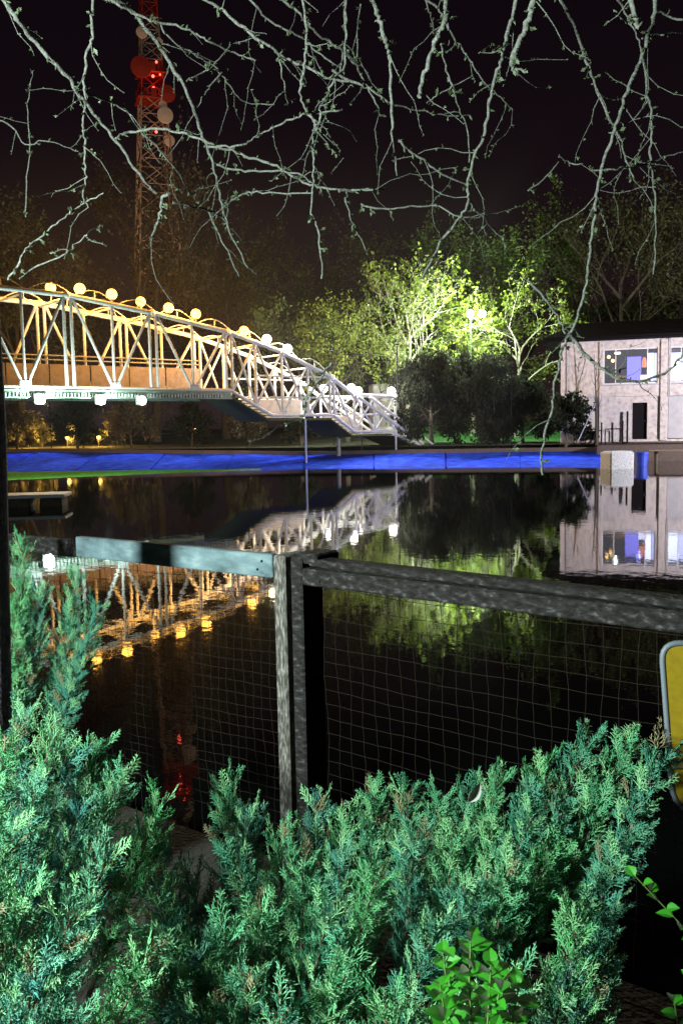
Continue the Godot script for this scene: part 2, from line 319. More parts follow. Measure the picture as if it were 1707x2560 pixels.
func make_materials() -> void:
	var fine := noise_tex(0.05, 3, [], 512, true, 6.0)
	M.steel = textured(noise_tex(0.02, 5, [lin(0.42, 0.41, 0.40), lin(0.60, 0.59, 0.57), lin(0.66, 0.65, 0.63)]), Vector3(0.7, 0.7, 0.7), 0.45, fine, 0.15)
	M.steel_dark = textured(noise_tex(0.02, 6, [lin(0.16, 0.15, 0.14), lin(0.26, 0.25, 0.23), lin(0.3, 0.29, 0.27)]), Vector3(0.7, 0.7, 0.7), 0.5, fine, 0.2)
	M.deck_steel = textured(noise_tex(0.015, 9, [lin(0.14, 0.19, 0.14), lin(0.25, 0.32, 0.25), lin(0.33, 0.4, 0.33)]), Vector3(0.5, 0.5, 0.5), 0.55, fine, 0.3)
	M.soffit = textured(noise_tex(0.015, 10, [lin(0.05, 0.055, 0.012), lin(0.11, 0.11, 0.025)]), Vector3(0.5, 0.5, 0.5), 0.9, fine, 0.3)  # undersides' shade put into a dark olive that swallows the apron's blue bounce
	M.panel = textured(noise_tex(0.012, 12, [lin(0.13, 0.1, 0.09), lin(0.18, 0.14, 0.13), lin(0.22, 0.175, 0.165)]), Vector3(0.4, 0.4, 0.4), 0.6, fine, 0.2)
	M.plaster = textured(noise_tex(0.012, 21, [lin(0.3, 0.27, 0.28), lin(0.5, 0.46, 0.47), lin(0.58, 0.55, 0.55), lin(0.63, 0.6, 0.59)], 1024), Vector3(0.22, 0.22, 0.22), 0.9, fine, 0.3)
	M.plaster_grey = textured(noise_tex(0.012, 22, [lin(0.4, 0.4, 0.44), lin(0.5, 0.5, 0.54)], 512), Vector3(0.35, 0.35, 0.35), 0.9, fine, 0.3)
	M.tile = textured(noise_tex(0.02, 23, [lin(0.004, 0.003, 0.003), lin(0.009, 0.006, 0.006)]), Vector3(0.8, 0.8, 0.8), 0.8, fine, 0.4)
	M.tile.metallic_specular = 0.15
	M.blue_paint = textured(noise_tex(0.01, 31, [lin(0.003, 0.009, 0.14), lin(0.006, 0.026, 0.42), lin(0.01, 0.055, 0.55), lin(0.02, 0.1, 0.62)], 1024), Vector3(0.11, 0.11, 0.11), 1.0, fine, 0.5)
	M.blue_paint.metallic_specular = 0.2
	M.green_strip = textured(noise_tex(0.02, 32, [lin(0.05, 0.12, 0.02), lin(0.1, 0.22, 0.03), lin(0.16, 0.28, 0.06)]), Vector3(0.3, 0.3, 0.3), 1.0)
	M.green_strip.metallic_specular = 0.0
	M.kerb = textured(noise_tex(0.02, 33, [lin(0.07, 0.055, 0.05), lin(0.12, 0.09, 0.08)]), Vector3(0.5, 0.5, 0.5), 0.9, fine, 0.5)
	M.soil = textured(noise_tex(0.02, 34, [lin(0.006, 0.005, 0.004), lin(0.012, 0.01, 0.008), lin(0.022, 0.017, 0.012)]), Vector3(1.2, 1.2, 1.2), 0.95, fine, 1.0)
	M.far_soil = textured(noise_tex(0.02, 35, [lin(0.02, 0.024, 0.012), lin(0.04, 0.045, 0.02)]), Vector3(0.15, 0.15, 0.15), 0.95)
	M.lawn = textured(noise_tex(0.03, 36, [lin(0.01, 0.02, 0.006), lin(0.012, 0.07, 0.01), lin(0.02, 0.13, 0.015), lin(0.05, 0.16, 0.03)]), Vector3(0.25, 0.25, 0.25), 0.95, fine, 1.0)
	M.stone = textured(noise_tex(0.02, 37, [lin(0.3, 0.33, 0.36), lin(0.55, 0.58, 0.62), lin(0.7, 0.72, 0.75)]), Vector3(0.9, 0.9, 0.9), 0.85, fine, 0.8)
	var wood_n := noise_tex(0.03, 41, [], 512, true, 8.0)
	M.rail_lit = textured(noise_tex(0.016, 42, [lin(0.03, 0.04, 0.05), lin(0.07, 0.1, 0.125), lin(0.1, 0.14, 0.17), lin(0.18, 0.22, 0.25)]), Vector3(0.7, 1.6, 1.6), 0.8, wood_n, 0.4)  # left rail: its lit look is put into a paler blue-grey
	M.timber = textured(noise_tex(0.022, 43, [lin(0.006, 0.005, 0.005), lin(0.013, 0.0105, 0.011), lin(0.024, 0.02, 0.022), lin(0.1, 0.088, 0.1)]), Vector3(2.0, 4.0, 4.0), 0.9, wood_n, 0.8)  # dark wood; shade of the right rail and post side put into the colour
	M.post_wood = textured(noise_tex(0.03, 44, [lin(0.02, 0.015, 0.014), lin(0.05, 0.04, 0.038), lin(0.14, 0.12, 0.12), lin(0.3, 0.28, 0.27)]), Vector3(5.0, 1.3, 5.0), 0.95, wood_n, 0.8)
	M.wire = mat(lin(0.02, 0.015, 0.012), 0.9, 0.0)
	M.wire.metallic_specular = 0.15
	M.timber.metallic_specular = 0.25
	M.bark = textured(noise_tex(0.03, 51, [lin(0.03, 0.027, 0.025), lin(0.06, 0.055, 0.05), lin(0.11, 0.105, 0.1), lin(0.17, 0.168, 0.16), lin(0.08, 0.11, 0.065)]), Vector3(6, 6, 6), 0.85, wood_n, 1.0)
	M.trunk_bark = textured(noise_tex(0.03, 52, [lin(0.04, 0.028, 0.04), lin(0.12, 0.085, 0.12), lin(0.2, 0.15, 0.2)]), Vector3(5, 2, 5), 0.9, wood_n, 1.5)
	M.pale_bark = textured(noise_tex(0.03, 53, [lin(0.2, 0.19, 0.16), lin(0.38, 0.36, 0.3), lin(0.48, 0.46, 0.4)]), Vector3(1, 1, 1), 0.9)
	M.dark_bark = textured(noise_tex(0.03, 54, [lin(0.05, 0.04, 0.03), lin(0.1, 0.085, 0.06)]), Vector3(1, 1, 1), 0.9)
	M.bud = leaf_mat(lin(0.06, 0.085, 0.045), 0.6)
	M.leaf_spring = leaf_mat(lin(0.15, 0.21, 0.018), 0.5)
	M.leaf_green = leaf_mat(lin(0.07, 0.12, 0.02), 0.55)
	M.leaf_olive = leaf_mat(lin(0.05, 0.052, 0.012), 0.6)
	M.leaf_brown = leaf_mat(lin(0.045, 0.035, 0.013), 0.6)
	M.leaf_dark = leaf_mat(lin(0.014, 0.018, 0.011), 0.9)
	M.leaf_dark.metallic_specular = 0.1
	M.leaf_dark.backlight = Color(0.2, 0.2, 0.18)
	M.juniper = leaf_mat(Color.WHITE, 0.65)
	M.juniper.vertex_color_use_as_albedo = true
	M.juniper_stem = mat(lin(0.12, 0.09, 0.06), 0.9)
	M.sprout = leaf_mat(lin(0.018, 0.15, 0.007), 0.5)
	M.sprout.metallic_specular = 0.3
	M.black_paint = mat(lin(0.008, 0.007, 0.009), 0.7)
	M.black_paint.metallic_specular = 0.2
	M.white_paint = mat(lin(0.7, 0.7, 0.72), 0.5)
	M.red_paint = mat(lin(0.42, 0.04, 0.02), 0.6)
	M.tower_white = mat(lin(0.5, 0.42, 0.34), 0.6)
	M.dish = mat(lin(0.85, 0.75, 0.6), 0.6)
	M.pole_blue = mat(lin(0.4, 0.42, 0.6), 0.5)
	M.sign_yellow = textured(noise_tex(0.02, 61, [lin(0.2, 0.125, 0.002), lin(0.24, 0.152, 0.002), lin(0.26, 0.165, 0.003)]), Vector3(4, 4, 4), 0.6)
	M.sign_edge = mat(lin(0.1, 0.11, 0.14), 0.6)
	M.glass = mat(Color(0.75, 0.8, 0.85, 0.08), 0.03)
	M.glass.transparency = BaseMaterial3D.TRANSPARENCY_ALPHA
	M.room = mat(lin(0.12, 0.1, 0.11), 0.9)
	M.water = mat(lin(0.003, 0.004, 0.004), 0.018)
	M.water.metallic_specular = 0.5
	M.water.normal_enabled = true
	M.water.normal_texture = noise_tex(0.008, 71, [], 1024, true, 5.0)
	M.water.normal_scale = 0.032
	M.water.uv1_triplanar = true
	M.water.uv1_scale = Vector3(0.4, 0.4, 0.25)

func leaf_mat(c: Color, rough: float) -> StandardMaterial3D:
	var m := mat(c, rough)
	m.backlight_enabled = true
	m.backlight = Color(0.55, 0.55, 0.5)
	m.cull_mode = BaseMaterial3D.CULL_DISABLED
	return m

# ---------------------------------------------------------------- trees

func grow(wood: SurfaceTool, tips: Array, from: Vector3, dir: Vector3, length: float, r: float, level: int, droop: float, spread: float) -> void:
	var pts := [from]
	var rad := [r]
	var d := dir
	var p := from
	var segs := 4 if level > 1 else 3
	for k in segs:
		d = (d + Vector3(rng.randf_range(-0.22, 0.22), rng.randf_range(-0.12, 0.2) - droop * 0.18, rng.randf_range(-0.22, 0.22))).normalized()
		p += d * length / segs
		pts.append(p)
		rad.append(r * (1.0 - 0.55 * (k + 1) / segs))
	add_tube(wood, pts, rad, 7 if level > 2 else (5 if level > 1 else 3), false)
	if level <= 1:
		for k in range(1, pts.size()):
			tips.append(pts[k])
	if level == 0:
		return
	var kids := 4 if level > 1 else 3
	for k in kids:
		var at := rng.randf_range(0.35, 1.0) if k > 0 else 1.0
		var i := mini(int(at * segs), segs - 1)
		var q: Vector3 = pts[i].lerp(pts[i + 1], at * segs - i)
		var a := rng.randf() * TAU
		var side := d.cross(Vector3(cos(a), 0.3, sin(a))).normalized()
		var nd := (d + side * spread * rng.randf_range(0.6, 1.3)).normalized()
		grow(wood, tips, q, nd, length * rng.randf_range(0.55, 0.8), rad[i] * 0.62, level - 1, droop, spread)

func leaf(st: SurfaceTool, p: Vector3, d: Vector3, n: Vector3, l: float, w: float) -> void:
	var s := d.cross(n).normalized()
	var up := s.cross(d).normalized()
	var m := p + d * l * 0.5 + up * l * 0.06
	tri(st, p, m + s * w - up * l * 0.05, p + d * l)
	tri(st, p, p + d * l, m - s * w - up * l * 0.05)

func rand_dir() -> Vector3:
	return Vector3(rng.randfn(), rng.randfn(), rng.randfn()).normalized()

func tree_meshes(seed_: int, h: float, r: float, o: Dictionary) -> Array:
	rng.seed = seed_
	var wood := st_new()
	var crown := st_new()
	var tips := []
	var clear: float = o.get("clear", 0.3)
	var trunk_top := h * 0.55
	var pts := [Vector3(0, -0.4, 0)]
	var rad := [r * 1.25]
	var p := Vector3.ZERO
	for k in 6:
		p = Vector3(p.x + rng.randf_range(-0.03, 0.03) * h * 0.5, trunk_top * (k + 1) / 6.0, p.z + rng.randf_range(-0.03, 0.03) * h * 0.5)
		pts.append(p)
		rad.append(r * (1.0 - 0.11 * (k + 1)))
	add_tube(wood, pts, rad, 9, true)
	var limbs: int = o.get("limbs", 8)
	for k in limbs:
		var t := lerpf(clear, 1.0, float(k) / (limbs - 1))
		var y := trunk_top * t
		var i := clampi(int(y / trunk_top * 6.0), 0, 5)
		var q: Vector3 = pts[i].lerp(pts[i + 1], y / trunk_top * 6.0 - i) if k < limbs - 1 else pts[6]
		var a := k * 2.4 + rng.randf_range(-0.4, 0.4)
		var lift: float = lerpf(o.get("lift", 0.5), 1.4, t)
		var dir := Vector3(cos(a), lift, sin(a)).normalized()
		grow(wood, tips, q, dir, h * o.get("reach", 0.3) * rng.randf_range(0.8, 1.15) * lerpf(1.0, 0.8, t), r * 0.42, o.get("levels", 3), o.get("droop", 0.0), o.get("spread", 0.8))
	var size: float = o.get("leaf", 0.22)
	var per: int = o.get("per", 7)
	var fuzz: float = o.get("fuzz", 0.4)
	var down: float = o.get("hang", 0.0)
	for t in tips:
		if rng.randf() < o.get("bare", 0.0):
			continue
		for k in per:
			var d := (rand_dir() + Vector3(0, -down, 0)).normalized()
			leaf(crown, t + rand_dir() * fuzz * rng.randf(), d, rand_dir(), size * rng.randf_range(0.6, 1.3), size * rng.randf_range(0.2, 0.34))
	return [wood.commit(), crown.commit()]

func tree(called: String, label: String, meshes: Array, bark: Material, foliage: Material, where: Vector3, turn: float, scale_: float, group := "", category := "tree") -> Node3D:
	var t := thing(called, label, category, where, turn, group)
	t.scale = Vector3.ONE * scale_
	part("trunk", meshes[0], bark, t)
	part("crown", meshes[1], foliage, t)
	return t

# ---------------------------------------------------------------- bridge

func lerp_profile(profile: Array, t: float) -> float:
	for k in profile.size() - 1:
		if t <= profile[k + 1][0]:
			return lerpf(profile[k][1], profile[k + 1][1], clampf((t - profile[k][0]) / (profile[k + 1][0] - profile[k][0]), 0.0, 1.0))
	return profile[-1][1]

func make_bridge() -> void:
	var b := thing("footbridge", "white tubular steel truss footbridge with lamps, stepping down to the far bank", "bridge", Vector3(-8.63, 0, -42.0), deg_to_rad(40))
	var top := [[-16.0, 8.35], [-4.1, 8.0], [0.0, 7.5], [4.15, 6.85], [7.4, 6.0], [10.75, 4.75], [12.35, 3.8], [15.5, 3.76]]
	var bot := [[-16.0, 3.9], [4.2, 3.86], [6.69, 2.6], [10.8, 2.6], [12.33, 1.66], [15.4, 1.62]]
	var w := 3.0
	var tops := [-16.0, -12.3, -8.2, -4.1, 0.0, 4.15, 7.4, 10.75, 12.35, 15.5]
	for z in [0.0, -w]:
		# chords
		for k in tops.size() - 1:
			part("top_chord", bar(Vector3(tops[k], lerp_profile(top, tops[k]), z), Vector3(tops[k + 1], lerp_profile(top, tops[k + 1]), z), 0.115, 10), M.steel, b)
		for k in bot.size() - 1:
			part("bottom_chord", bar(Vector3(bot[k][0], bot[k][1] + 0.12, z), Vector3(bot[k + 1][0], bot[k + 1][1] + 0.12, z), 0.09, 10), M.steel, b)
		# level modules: pairs of end verticals, a middle vertical and two diagonals
		for t in [-12.3, -8.2, -4.1, 0.0, 4.15]:
			for dx in [-0.17, 0.17]:
				part("vertical", bar(Vector3(t + dx, lerp_profile(bot, t + dx) + 0.12, z), Vector3(t + dx, lerp_profile(top, t + dx), z), 0.075, 8), M.steel, b)
		for t in [-12.3, -8.2, -4.1, 0.0]:
			var m: float = t + 2.08
			part("vertical", bar(Vector3(m, lerp_profile(bot, m) + 0.12, z), Vector3(m, lerp_profile(top, m), z), 0.07, 8), M.steel, b)
			part("diagonal", bar(Vector3(t + 0.24, lerp_profile(top, t) - 0.08, z), Vector3(m - 0.06, lerp_profile(bot, m) + 0.14, z), 0.07, 8), M.steel, b)
			part("diagonal", bar(Vector3(t + 3.92, lerp_profile(top, t + 4.1) - 0.08, z), Vector3(m + 0.06, lerp_profile(bot, m) + 0.14, z), 0.07, 8), M.steel, b)
		# stepping-down part
		for t in [5.74, 7.4, 9.1, 10.62, 10.9, 12.35, 13.9, 15.5]:
			var foot := lerp_profile(bot, t) + 0.12
			part("vertical", bar(Vector3(t, foot, z), Vector3(t, lerp_profile(top, t), z), 0.075, 8), M.steel, b)
		var nodes := [4.32, 5.74, 7.4, 9.1, 10.7, 12.35, 13.9, 15.5]
		for k in nodes.size() - 1:
			var a: float = nodes[k]
			var c: float = nodes[k + 1]
			part("diagonal", bar(Vector3(a, lerp_profile(bot, a) + 0.12, z), Vector3(c, lerp_profile(top, c), z), 0.06, 8), M.steel, b)
			part("diagonal", bar(Vector3(a, lerp_profile(top, a), z), Vector3(c, lerp_profile(bot, c) + 0.12, z), 0.06, 8), M.steel, b)
		for run in [[5.74, 10.7, 4.75], [6.7, 10.8, 3.65], [12.35, 15.5, 2.72]]:
			part("handrail", bar(Vector3(run[0], run[2], z - 0.09), Vector3(run[1], run[2], z - 0.09), 0.05, 8), M.steel, b)
		# the last flight's stringer and rail
		part("stringer", bar(Vector3(15.3, 1.62, z), Vector3(17.6, 0.86, z), 0.1, 8), M.steel, b)
		part("stringer", bar(Vector3(12.5, 3.72, z + 0.13), Vector3(17.6, 0.95, z + 0.13), 0.1, 8), M.steel, b)
		part("handrail", bar(Vector3(13.4, 3.72, z + 0.13), Vector3(18.5, 0.86, z + 0.13), 0.08, 8), M.steel, b)
		part("support_column", bar(Vector3(15.5, 0.55, z), Vector3(15.5, 1.6, z), 0.06, 8), M.steel, b)
		for t in [-12.3, -8.2, -4.1, 0.0, 4.15, 7.4, 10.75, 12.35, 15.5]:
			part("node_joint", ball(0.17, 14), M.steel, b, Vector3(t, lerp_profile(top, t), z))
		for t in [-10.22, -6.12, -2.02, 2.08]:
			part("gusset", box(Vector3(0.5, 0.3, 0.03), 0.005), M.steel, b, Vector3(t, lerp_profile(bot, t) + 0.24, z + 0.09))
			for dx in [-0.17, 0.0, 0.17]:
				part("bolt", lathe([[0.0, 0.0], [0.03, 0.0], [0.03, 0.03], [0.0, 0.03]], 6), M.steel_dark, b, Vector3(t + dx, lerp_profile(bot, t) + 0.3, z + 0.105)).rotation.x = PI / 2
		# arched light hoops on the top chord
		for k in 10:
			var t0 := -10.0 + k * 2.06
			var arc := []
			var rr := []
			for j in 9:
				var f := j / 8.0
				var t := t0 + 0.12 + 1.82 * f
				arc.append(Vector3(t, lerp_profile(top, t) + 0.1 + sin(f * PI) * 0.34, z))
				rr.append(0.025)
			part("hoop", tube(arc, rr, 5), M.steel, b)
			part("hoop_strut", bar(Vector3(t0 + 1.03, lerp_profile(top, t0 + 1.03) + 0.1, z), Vector3(t0 + 1.03, lerp_profile(top, t0 + 1.03) + 0.42, z), 0.018, 5), M.steel, b)
	# cross ties between the trusses, overhead
	for t in [-12.3, -10.2, -8.2, -6.1, -4.1, -2.0, 0.0, 2.08, 4.15, 5.74, 7.4, 9.1]:
		part("cross_tie", bar(Vector3(t, lerp_profile(top, t) - 0.16, -0.02), Vector3(t, lerp_profile(top, t) - 0.16, -w + 0.02), 0.05, 8), M.steel, b)
		if t < 7.0:
			part("wind_brace", bar(Vector3(t + 0.1, lerp_profile(top, t) - 0.28, -0.05), Vector3(t + 1.9, lerp_profile(top, t + 1.9) - 0.28, -w + 0.05), 0.03, 6), M.steel, b)
	# deck plates, edge beams and far parapet panels, bay by bay
	for k in 10:
		var t0 := -16.0 + k * 2.02
		part("deck_plate", box(Vector3(2.0, 0.1, w - 0.24), 0.01), M.deck_steel, b, Vector3(t0 + 1.0, 3.8, -w / 2))
		part("parapet_panel", box(Vector3(1.96, 1.2, 0.04), 0.008), M.panel, b, Vector3(t0 + 1.0, 4.62, -w + 0.16))
	for z in [0.02, -w - 0.02]:
		var st := st_new()
		add_box(st, Vector3(-5.9, 3.88, z), Vector3(20.2, 0.05, 0.26))
		add_box(st, Vector3(-5.9, 3.72, z), Vector3(20.2, 0.26, 0.05))
		add_box(st, Vector3(-5.9, 3.56, z), Vector3(20.2, 0.05, 0.26))
		part("edge_beam", st.commit(), M.deck_steel, b)
	var teeth := st_new()
	for k in 120:
		add_box(teeth, Vector3(-15.5 + k * 0.16, 3.68, 0.11), Vector3(0.05, 0.16, 0.12))
	var grate := part("beam_stiffeners", teeth.commit(), M.steel, b)
	grate.set_meta("kind", "stuff")
	for t in [[-15.9, 4.1, 5.42], [-15.9, 4.1, 5.62], [6.8, 10.7, 3.75], [12.5, 15.4, 2.85]]:
		part("handrail", bar(Vector3(t[0], t[2], -w + 0.16), Vector3(t[1], t[2], -w + 0.16), 0.035, 8), M.steel_dark, b)
	# landings and flights
	for l in [[6.69, 10.8, 2.5], [12.33, 15.4, 1.56]]:
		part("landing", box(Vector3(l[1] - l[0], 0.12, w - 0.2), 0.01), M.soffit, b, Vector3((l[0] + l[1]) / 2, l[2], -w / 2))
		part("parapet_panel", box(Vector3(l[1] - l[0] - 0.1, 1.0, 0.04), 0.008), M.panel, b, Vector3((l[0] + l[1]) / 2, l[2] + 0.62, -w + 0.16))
	for f in [[4.2, 3.86, 6.69, 2.6], [10.8, 2.6, 12.33, 1.66], [15.4, 1.62, 17.6, 0.86]]:
		var n := int((f[1] - f[3]) / 0.155)
		var soffit := st_new()
		var a := Vector3(f[0], f[1] - 0.16, 0)
		var c := Vector3(f[2], f[3] - 0.16, 0)
		var mid := (a + c) / 2 + Vector3(0, 0, -w / 2)
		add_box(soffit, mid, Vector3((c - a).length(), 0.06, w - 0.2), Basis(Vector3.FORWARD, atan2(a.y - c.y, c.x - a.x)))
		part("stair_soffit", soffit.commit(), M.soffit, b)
		for k in n:
			var g := (k + 0.5) / n
			part("tread", box(Vector3((f[2] - f[0]) / n * 0.96, 0.05, w - 0.26), 0.006), M.deck_steel, b, Vector3(lerpf(f[0], f[2], g), lerpf(f[1], f[3], g) + 0.03, -w / 2))
	part("support_column", bar(Vector3(8.85, -0.4, 0.02), Vector3(8.85, 2.5, 0.02), 0.055, 8), M.pole_blue, b)
	part("support_column", bar(Vector3(12.4, 0.2, -1.5), Vector3(12.4, 1.5, -1.5), 0.12, 10), M.steel_dark, b)
	part("support_column", bar(Vector3(-15.0, -0.4, -1.5), Vector3(-15.0, 3.75, -1.5), 0.2, 12), M.steel_dark, b)
	# globe lamps along both top chords
	var amber := lin(1.0, 0.46, 0.07)
	var warm := lin(1.0, 0.8, 0.5)
	var cold := lin(1.0, 0.96, 0.86)
	var lamps := [[-9.6, 0, 8.5, amber, 20.0], [-3.48, 0, 8.32, amber, 28.0], [-1.98, 0, 8.2, amber, 12.0], [0.88, 0, 7.79, amber, 36.0], [2.35, 0, 7.61, amber, 28.0], [5.1, 0, 6.95, amber, 40.0], [6.49, 0, 6.61, warm, 24.0], [7.81, 0, 6.17, cold, 27.0], [12.15, 0, 4.19, cold, 24.0], [15.2, 0, 4.05, cold, 21.0],
		[-3.56, 1, 8.75, amber, 28.0], [1.02, 1, 8.45, amber, 20.0], [12.6, 1, 4.3, cold, 24.0], [15.3, 1, 4.2, cold, 15.0]]
	for l in lamps:
		var z := 0.0 if l[1] == 0 else -w
		var y0 := lerp_profile(top, l[0])
		var lp := part("lamp_stem", bar(Vector3(0, y0 - l[2], 0), Vector3(0, -0.12, 0), 0.03, 8), M.steel, b, Vector3(l[0], l[2], z))
		part("globe", ball(0.24), glow(l[3], 8.0 if l[3] == amber else 12.0), lp).rotation.y = -deg_to_rad(40)
		part("collar", lathe([[0.0, -0.27], [0.09, -0.27], [0.11, -0.2], [0.0, -0.2]], 12), M.steel_dark, lp)
		omni(lp, Vector3.ZERO, l[3], l[4], 0.23)
	# floodlights under the near edge beam
	var flood := lin(0.72, 1.0, 0.92)
	for l in [[-5.66, 3.5, 22.0, 30.0], [-2.91, 3.48, 12.0, 22.0], [-0.9, 3.46, 1.0, 4.0]]:
		var f := part("floodlight", box(Vector3(0.46, 0.44, 0.16), 0.03), M.steel_dark, b, Vector3(l[0], l[1], 0.3))
		part("bracket", box(Vector3(0.06, 0.1, 0.22), 0.01), M.steel_dark, f, Vector3(0, 0.1, -0.12))
		part("lens_light", lathe([[0.0, -0.02], [0.22, -0.02], [0.22, 0.02], [0.17, 0.09], [0.0, 0.12]], 14), glow(flood, l[3]), f, Vector3(0, -0.02, 0.11)).rotation.x = PI / 2
		omni(f, Vector3(0, -0.02, 0.36), flood, l[2], 0.12)

# ---------------------------------------------------------------- house

func wall_with_holes(us: Array, ys: Array, holes: Array, depth: float) -> ArrayMesh:
	# a wall in the plane z = 0 (front) to z = -depth; holes are [column, row] cells
	var st := st_new()
	var solid := func(i: int, j: int) -> bool: return i >= 0 and j >= 0 and i < us.size() - 1 and j < ys.size() - 1 and not holes.has([i, j])
	for i in us.size() - 1:
		for j in ys.size() - 1:
			if not solid.call(i, j):
				continue
			var x0: float = us[i]
			var x1: float = us[i + 1]
			var y0: float = ys[j]
			var y1: float = ys[j + 1]
			var b := Vector3(0, 0, -depth)
			var p := [Vector3(x0, y0, 0), Vector3(x1, y0, 0), Vector3(x1, y1, 0), Vector3(x0, y1, 0)]
			quad(st, p[0], p[1], p[2], p[3])
			quad(st, p[1] + b, p[0] + b, p[3] + b, p[2] + b)
			if not solid.call(i - 1, j):
				quad(st, p[0] + b, p[0], p[3], p[3] + b)
			if not solid.call(i + 1, j):
				quad(st, p[1], p[1] + b, p[2] + b, p[2])
			if not solid.call(i, j - 1):
				quad(st, p[0] + b, p[1] + b, p[1], p[0])
			if not solid.call(i, j + 1):
				quad(st, p[3], p[2], p[2] + b, p[3] + b)
	return st.commit()

func make_house() -> void:
	var h := thing("lake_house", "two-storey pale house with dark hipped roof and lit upper windows by the pond", "house", Vector3(12.49, 0, -50.5), deg_to_rad(-17))
	var us := [0.0, 2.3, 3.86, 4.64, 5.16, 5.3, 5.73, 7.6, 8.1, 11.0, 14.0]
	var ys := [0.7, 1.05, 3.07, 3.4, 4.12, 6.06, 6.52]
	var holes := [[1, 4], [2, 4], [3, 4], [6, 4], [8, 4], [2, 1], [4, 1], [5, 1], [6, 1], [4, 2], [5, 2], [6, 2]]
	part("wall", wall_with_holes(us, ys, holes, 0.3), M.plaster, h)
	var shell := st_new()
	add_box(shell, Vector3(0.15, 3.61, -4.25), Vector3(0.3, 5.82, 7.9))
	add_box(shell, Vector3(13.85, 3.61, -4.25), Vector3(0.3, 5.82, 7.9))
	add_box(shell, Vector3(7.0, 3.61, -8.35), Vector3(14.0, 5.82, 0.3))
	part("wall", shell.commit(), M.plaster, h)
	part("floor", box(Vector3(13.4, 0.2, 7.8)), M.room, h, Vector3(7, 3.75, -4.25))
	part("ceiling", box(Vector3(13.4, 0.1, 7.8)), M.room, h, Vector3(7, 6.3, -4.25))
	part("room_wall", box(Vector3(13.4, 2.36, 0.1)), M.room, h, Vector3(7, 5.03, -4.0))
	part("room_wall", box(Vector3(0.1, 2.36, 3.6)), M.room, h, Vector3(5.5, 5.03, -2.15))
	part("plinth", box(Vector3(14.1, 0.3, 0.2), 0.02), M.kerb, h, Vector3(7.0, 0.78, 0.1))
	for x in [2.2, 5.5]:
		part("pilaster", box(Vector3(0.22 if x < 3 else 0.4, 5.5, 0.1), 0.015), M.plaster, h, Vector3(x, 3.72, 0.052))
	part("ledge", box(Vector3(2.8, 0.1, 0.08), 0.015), M.plaster, h, Vector3(3.74, 3.47, 0.042))
	part("gutter", bar(Vector3(-0.9, 6.56, 0.8), Vector3(14.6, 6.56, 0.8), 0.07, 8), M.black_paint, h)
	part("string_course", box(Vector3(2.1, 0.07, 0.05), 0.01), M.plaster_grey, h, Vector3(1.05, 3.47, 0.027))
	for w in [[2.3, 5.16], [5.73, 7.6], [8.1, 11.0]]:
		part("sill", box(Vector3(w[1] - w[0] + 0.1, 0.07, 0.2), 0.015), M.plaster_grey, h, Vector3((w[0] + w[1]) / 2, 4.08, 0.07))
	part("downpipe", bar(Vector3(5.78, 3.4, 0.16), Vector3(5.78, 6.5, 0.16), 0.05, 8), M.plaster_grey, h)
	part("wall_joint_pipe", bar(Vector3(0.36, 3.2, 0.05), Vector3(0.36, 6.45, 0.05), 0.03, 6), M.plaster_grey, h)
	# door and the wide recess
	var door := part("door", box(Vector3(0.74, 2.0, 0.06), 0.01), M.black_paint, h, Vector3(4.25, 2.06, -0.2))
	part("handle", box(Vector3(0.03, 0.14, 0.05), 0.01), M.steel, door, Vector3(0.28, 0, 0.05))
	part("shutter", box(Vector3(1.86, 2.3, 0.06), 0.01), M.plaster_grey, h, Vector3(6.66, 2.24, -0.24))
	part("jamb", box(Vector3(0.5, 2.34, 0.1), 0.01), M.steel_dark, h, Vector3(5.42, 2.22, -0.2))
	part("door_post", box(Vector3(0.1, 1.75, 0.1), 0.015), M.black_paint, h, Vector3(3.6, 1.74, 0.3))
	# upper windows
	var wins := [[2.3, 5.16, [2.95, 4.62]], [5.73, 7.6, [6.35, 6.95]], [8.1, 11.0, [9.0, 10.0]]]
	for w in wins:
		var cx: float = (w[0] + w[1]) / 2
		var width: float = w[1] - w[0]
		var fr := st_new()
		for s in [[Vector3(0, 0.94, 0), Vector3(width, 0.06, 0.07)], [Vector3(0, -0.94, 0), Vector3(width, 0.06, 0.07)], [Vector3(-width / 2 + 0.03, 0, 0), Vector3(0.06, 1.8, 0.07)], [Vector3(width / 2 - 0.03, 0, 0), Vector3(0.06, 1.8, 0.07)]]:
			add_box(fr, s[0], s[1])
		var f := part("window", fr.commit(), M.white_paint, h, Vector3(cx, 5.09, -0.13))
		for x in w[2]:
			part("mullion", box(Vector3(0.05, 1.8, 0.06)), M.white_paint, f, Vector3(x - cx, 0, 0))
		part("pane", box(Vector3(width - 0.12, 1.8, 0.008)), M.glass, f)
	# curtain and white window panels; the room's light is put in as glow
	part("glow_panel", box(Vector3(0.74, 1.34, 0.03), 0.005), glow(lin(0.16, 0.15, 1.0), 1.7), h, Vector3(3.93, 4.94, -0.34))
	part("glow_panel", box(Vector3(0.3, 1.5, 0.03), 0.005), glow(lin(0.66, 0.7, 1.0), 3.4), h, Vector3(4.8, 5.02, -0.3))
	part("glow_panel", box(Vector3(0.17, 1.5, 0.03), 0.005), glow(lin(0.5, 0.55, 1.0), 2.0), h, Vector3(5.06, 5.02, -0.36))
	part("glow_panel", box(Vector3(0.46, 0.34, 0.03), 0.005), glow(lin(0.7, 0.7, 1.0), 2.4), h, Vector3(4.5, 4.42, -0.28))
	part("glow_panel", box(Vector3(0.56, 1.5, 0.03), 0.005), glow(lin(0.6, 0.66, 1.0), 3.4), h, Vector3(6.06, 4.98, -0.3))
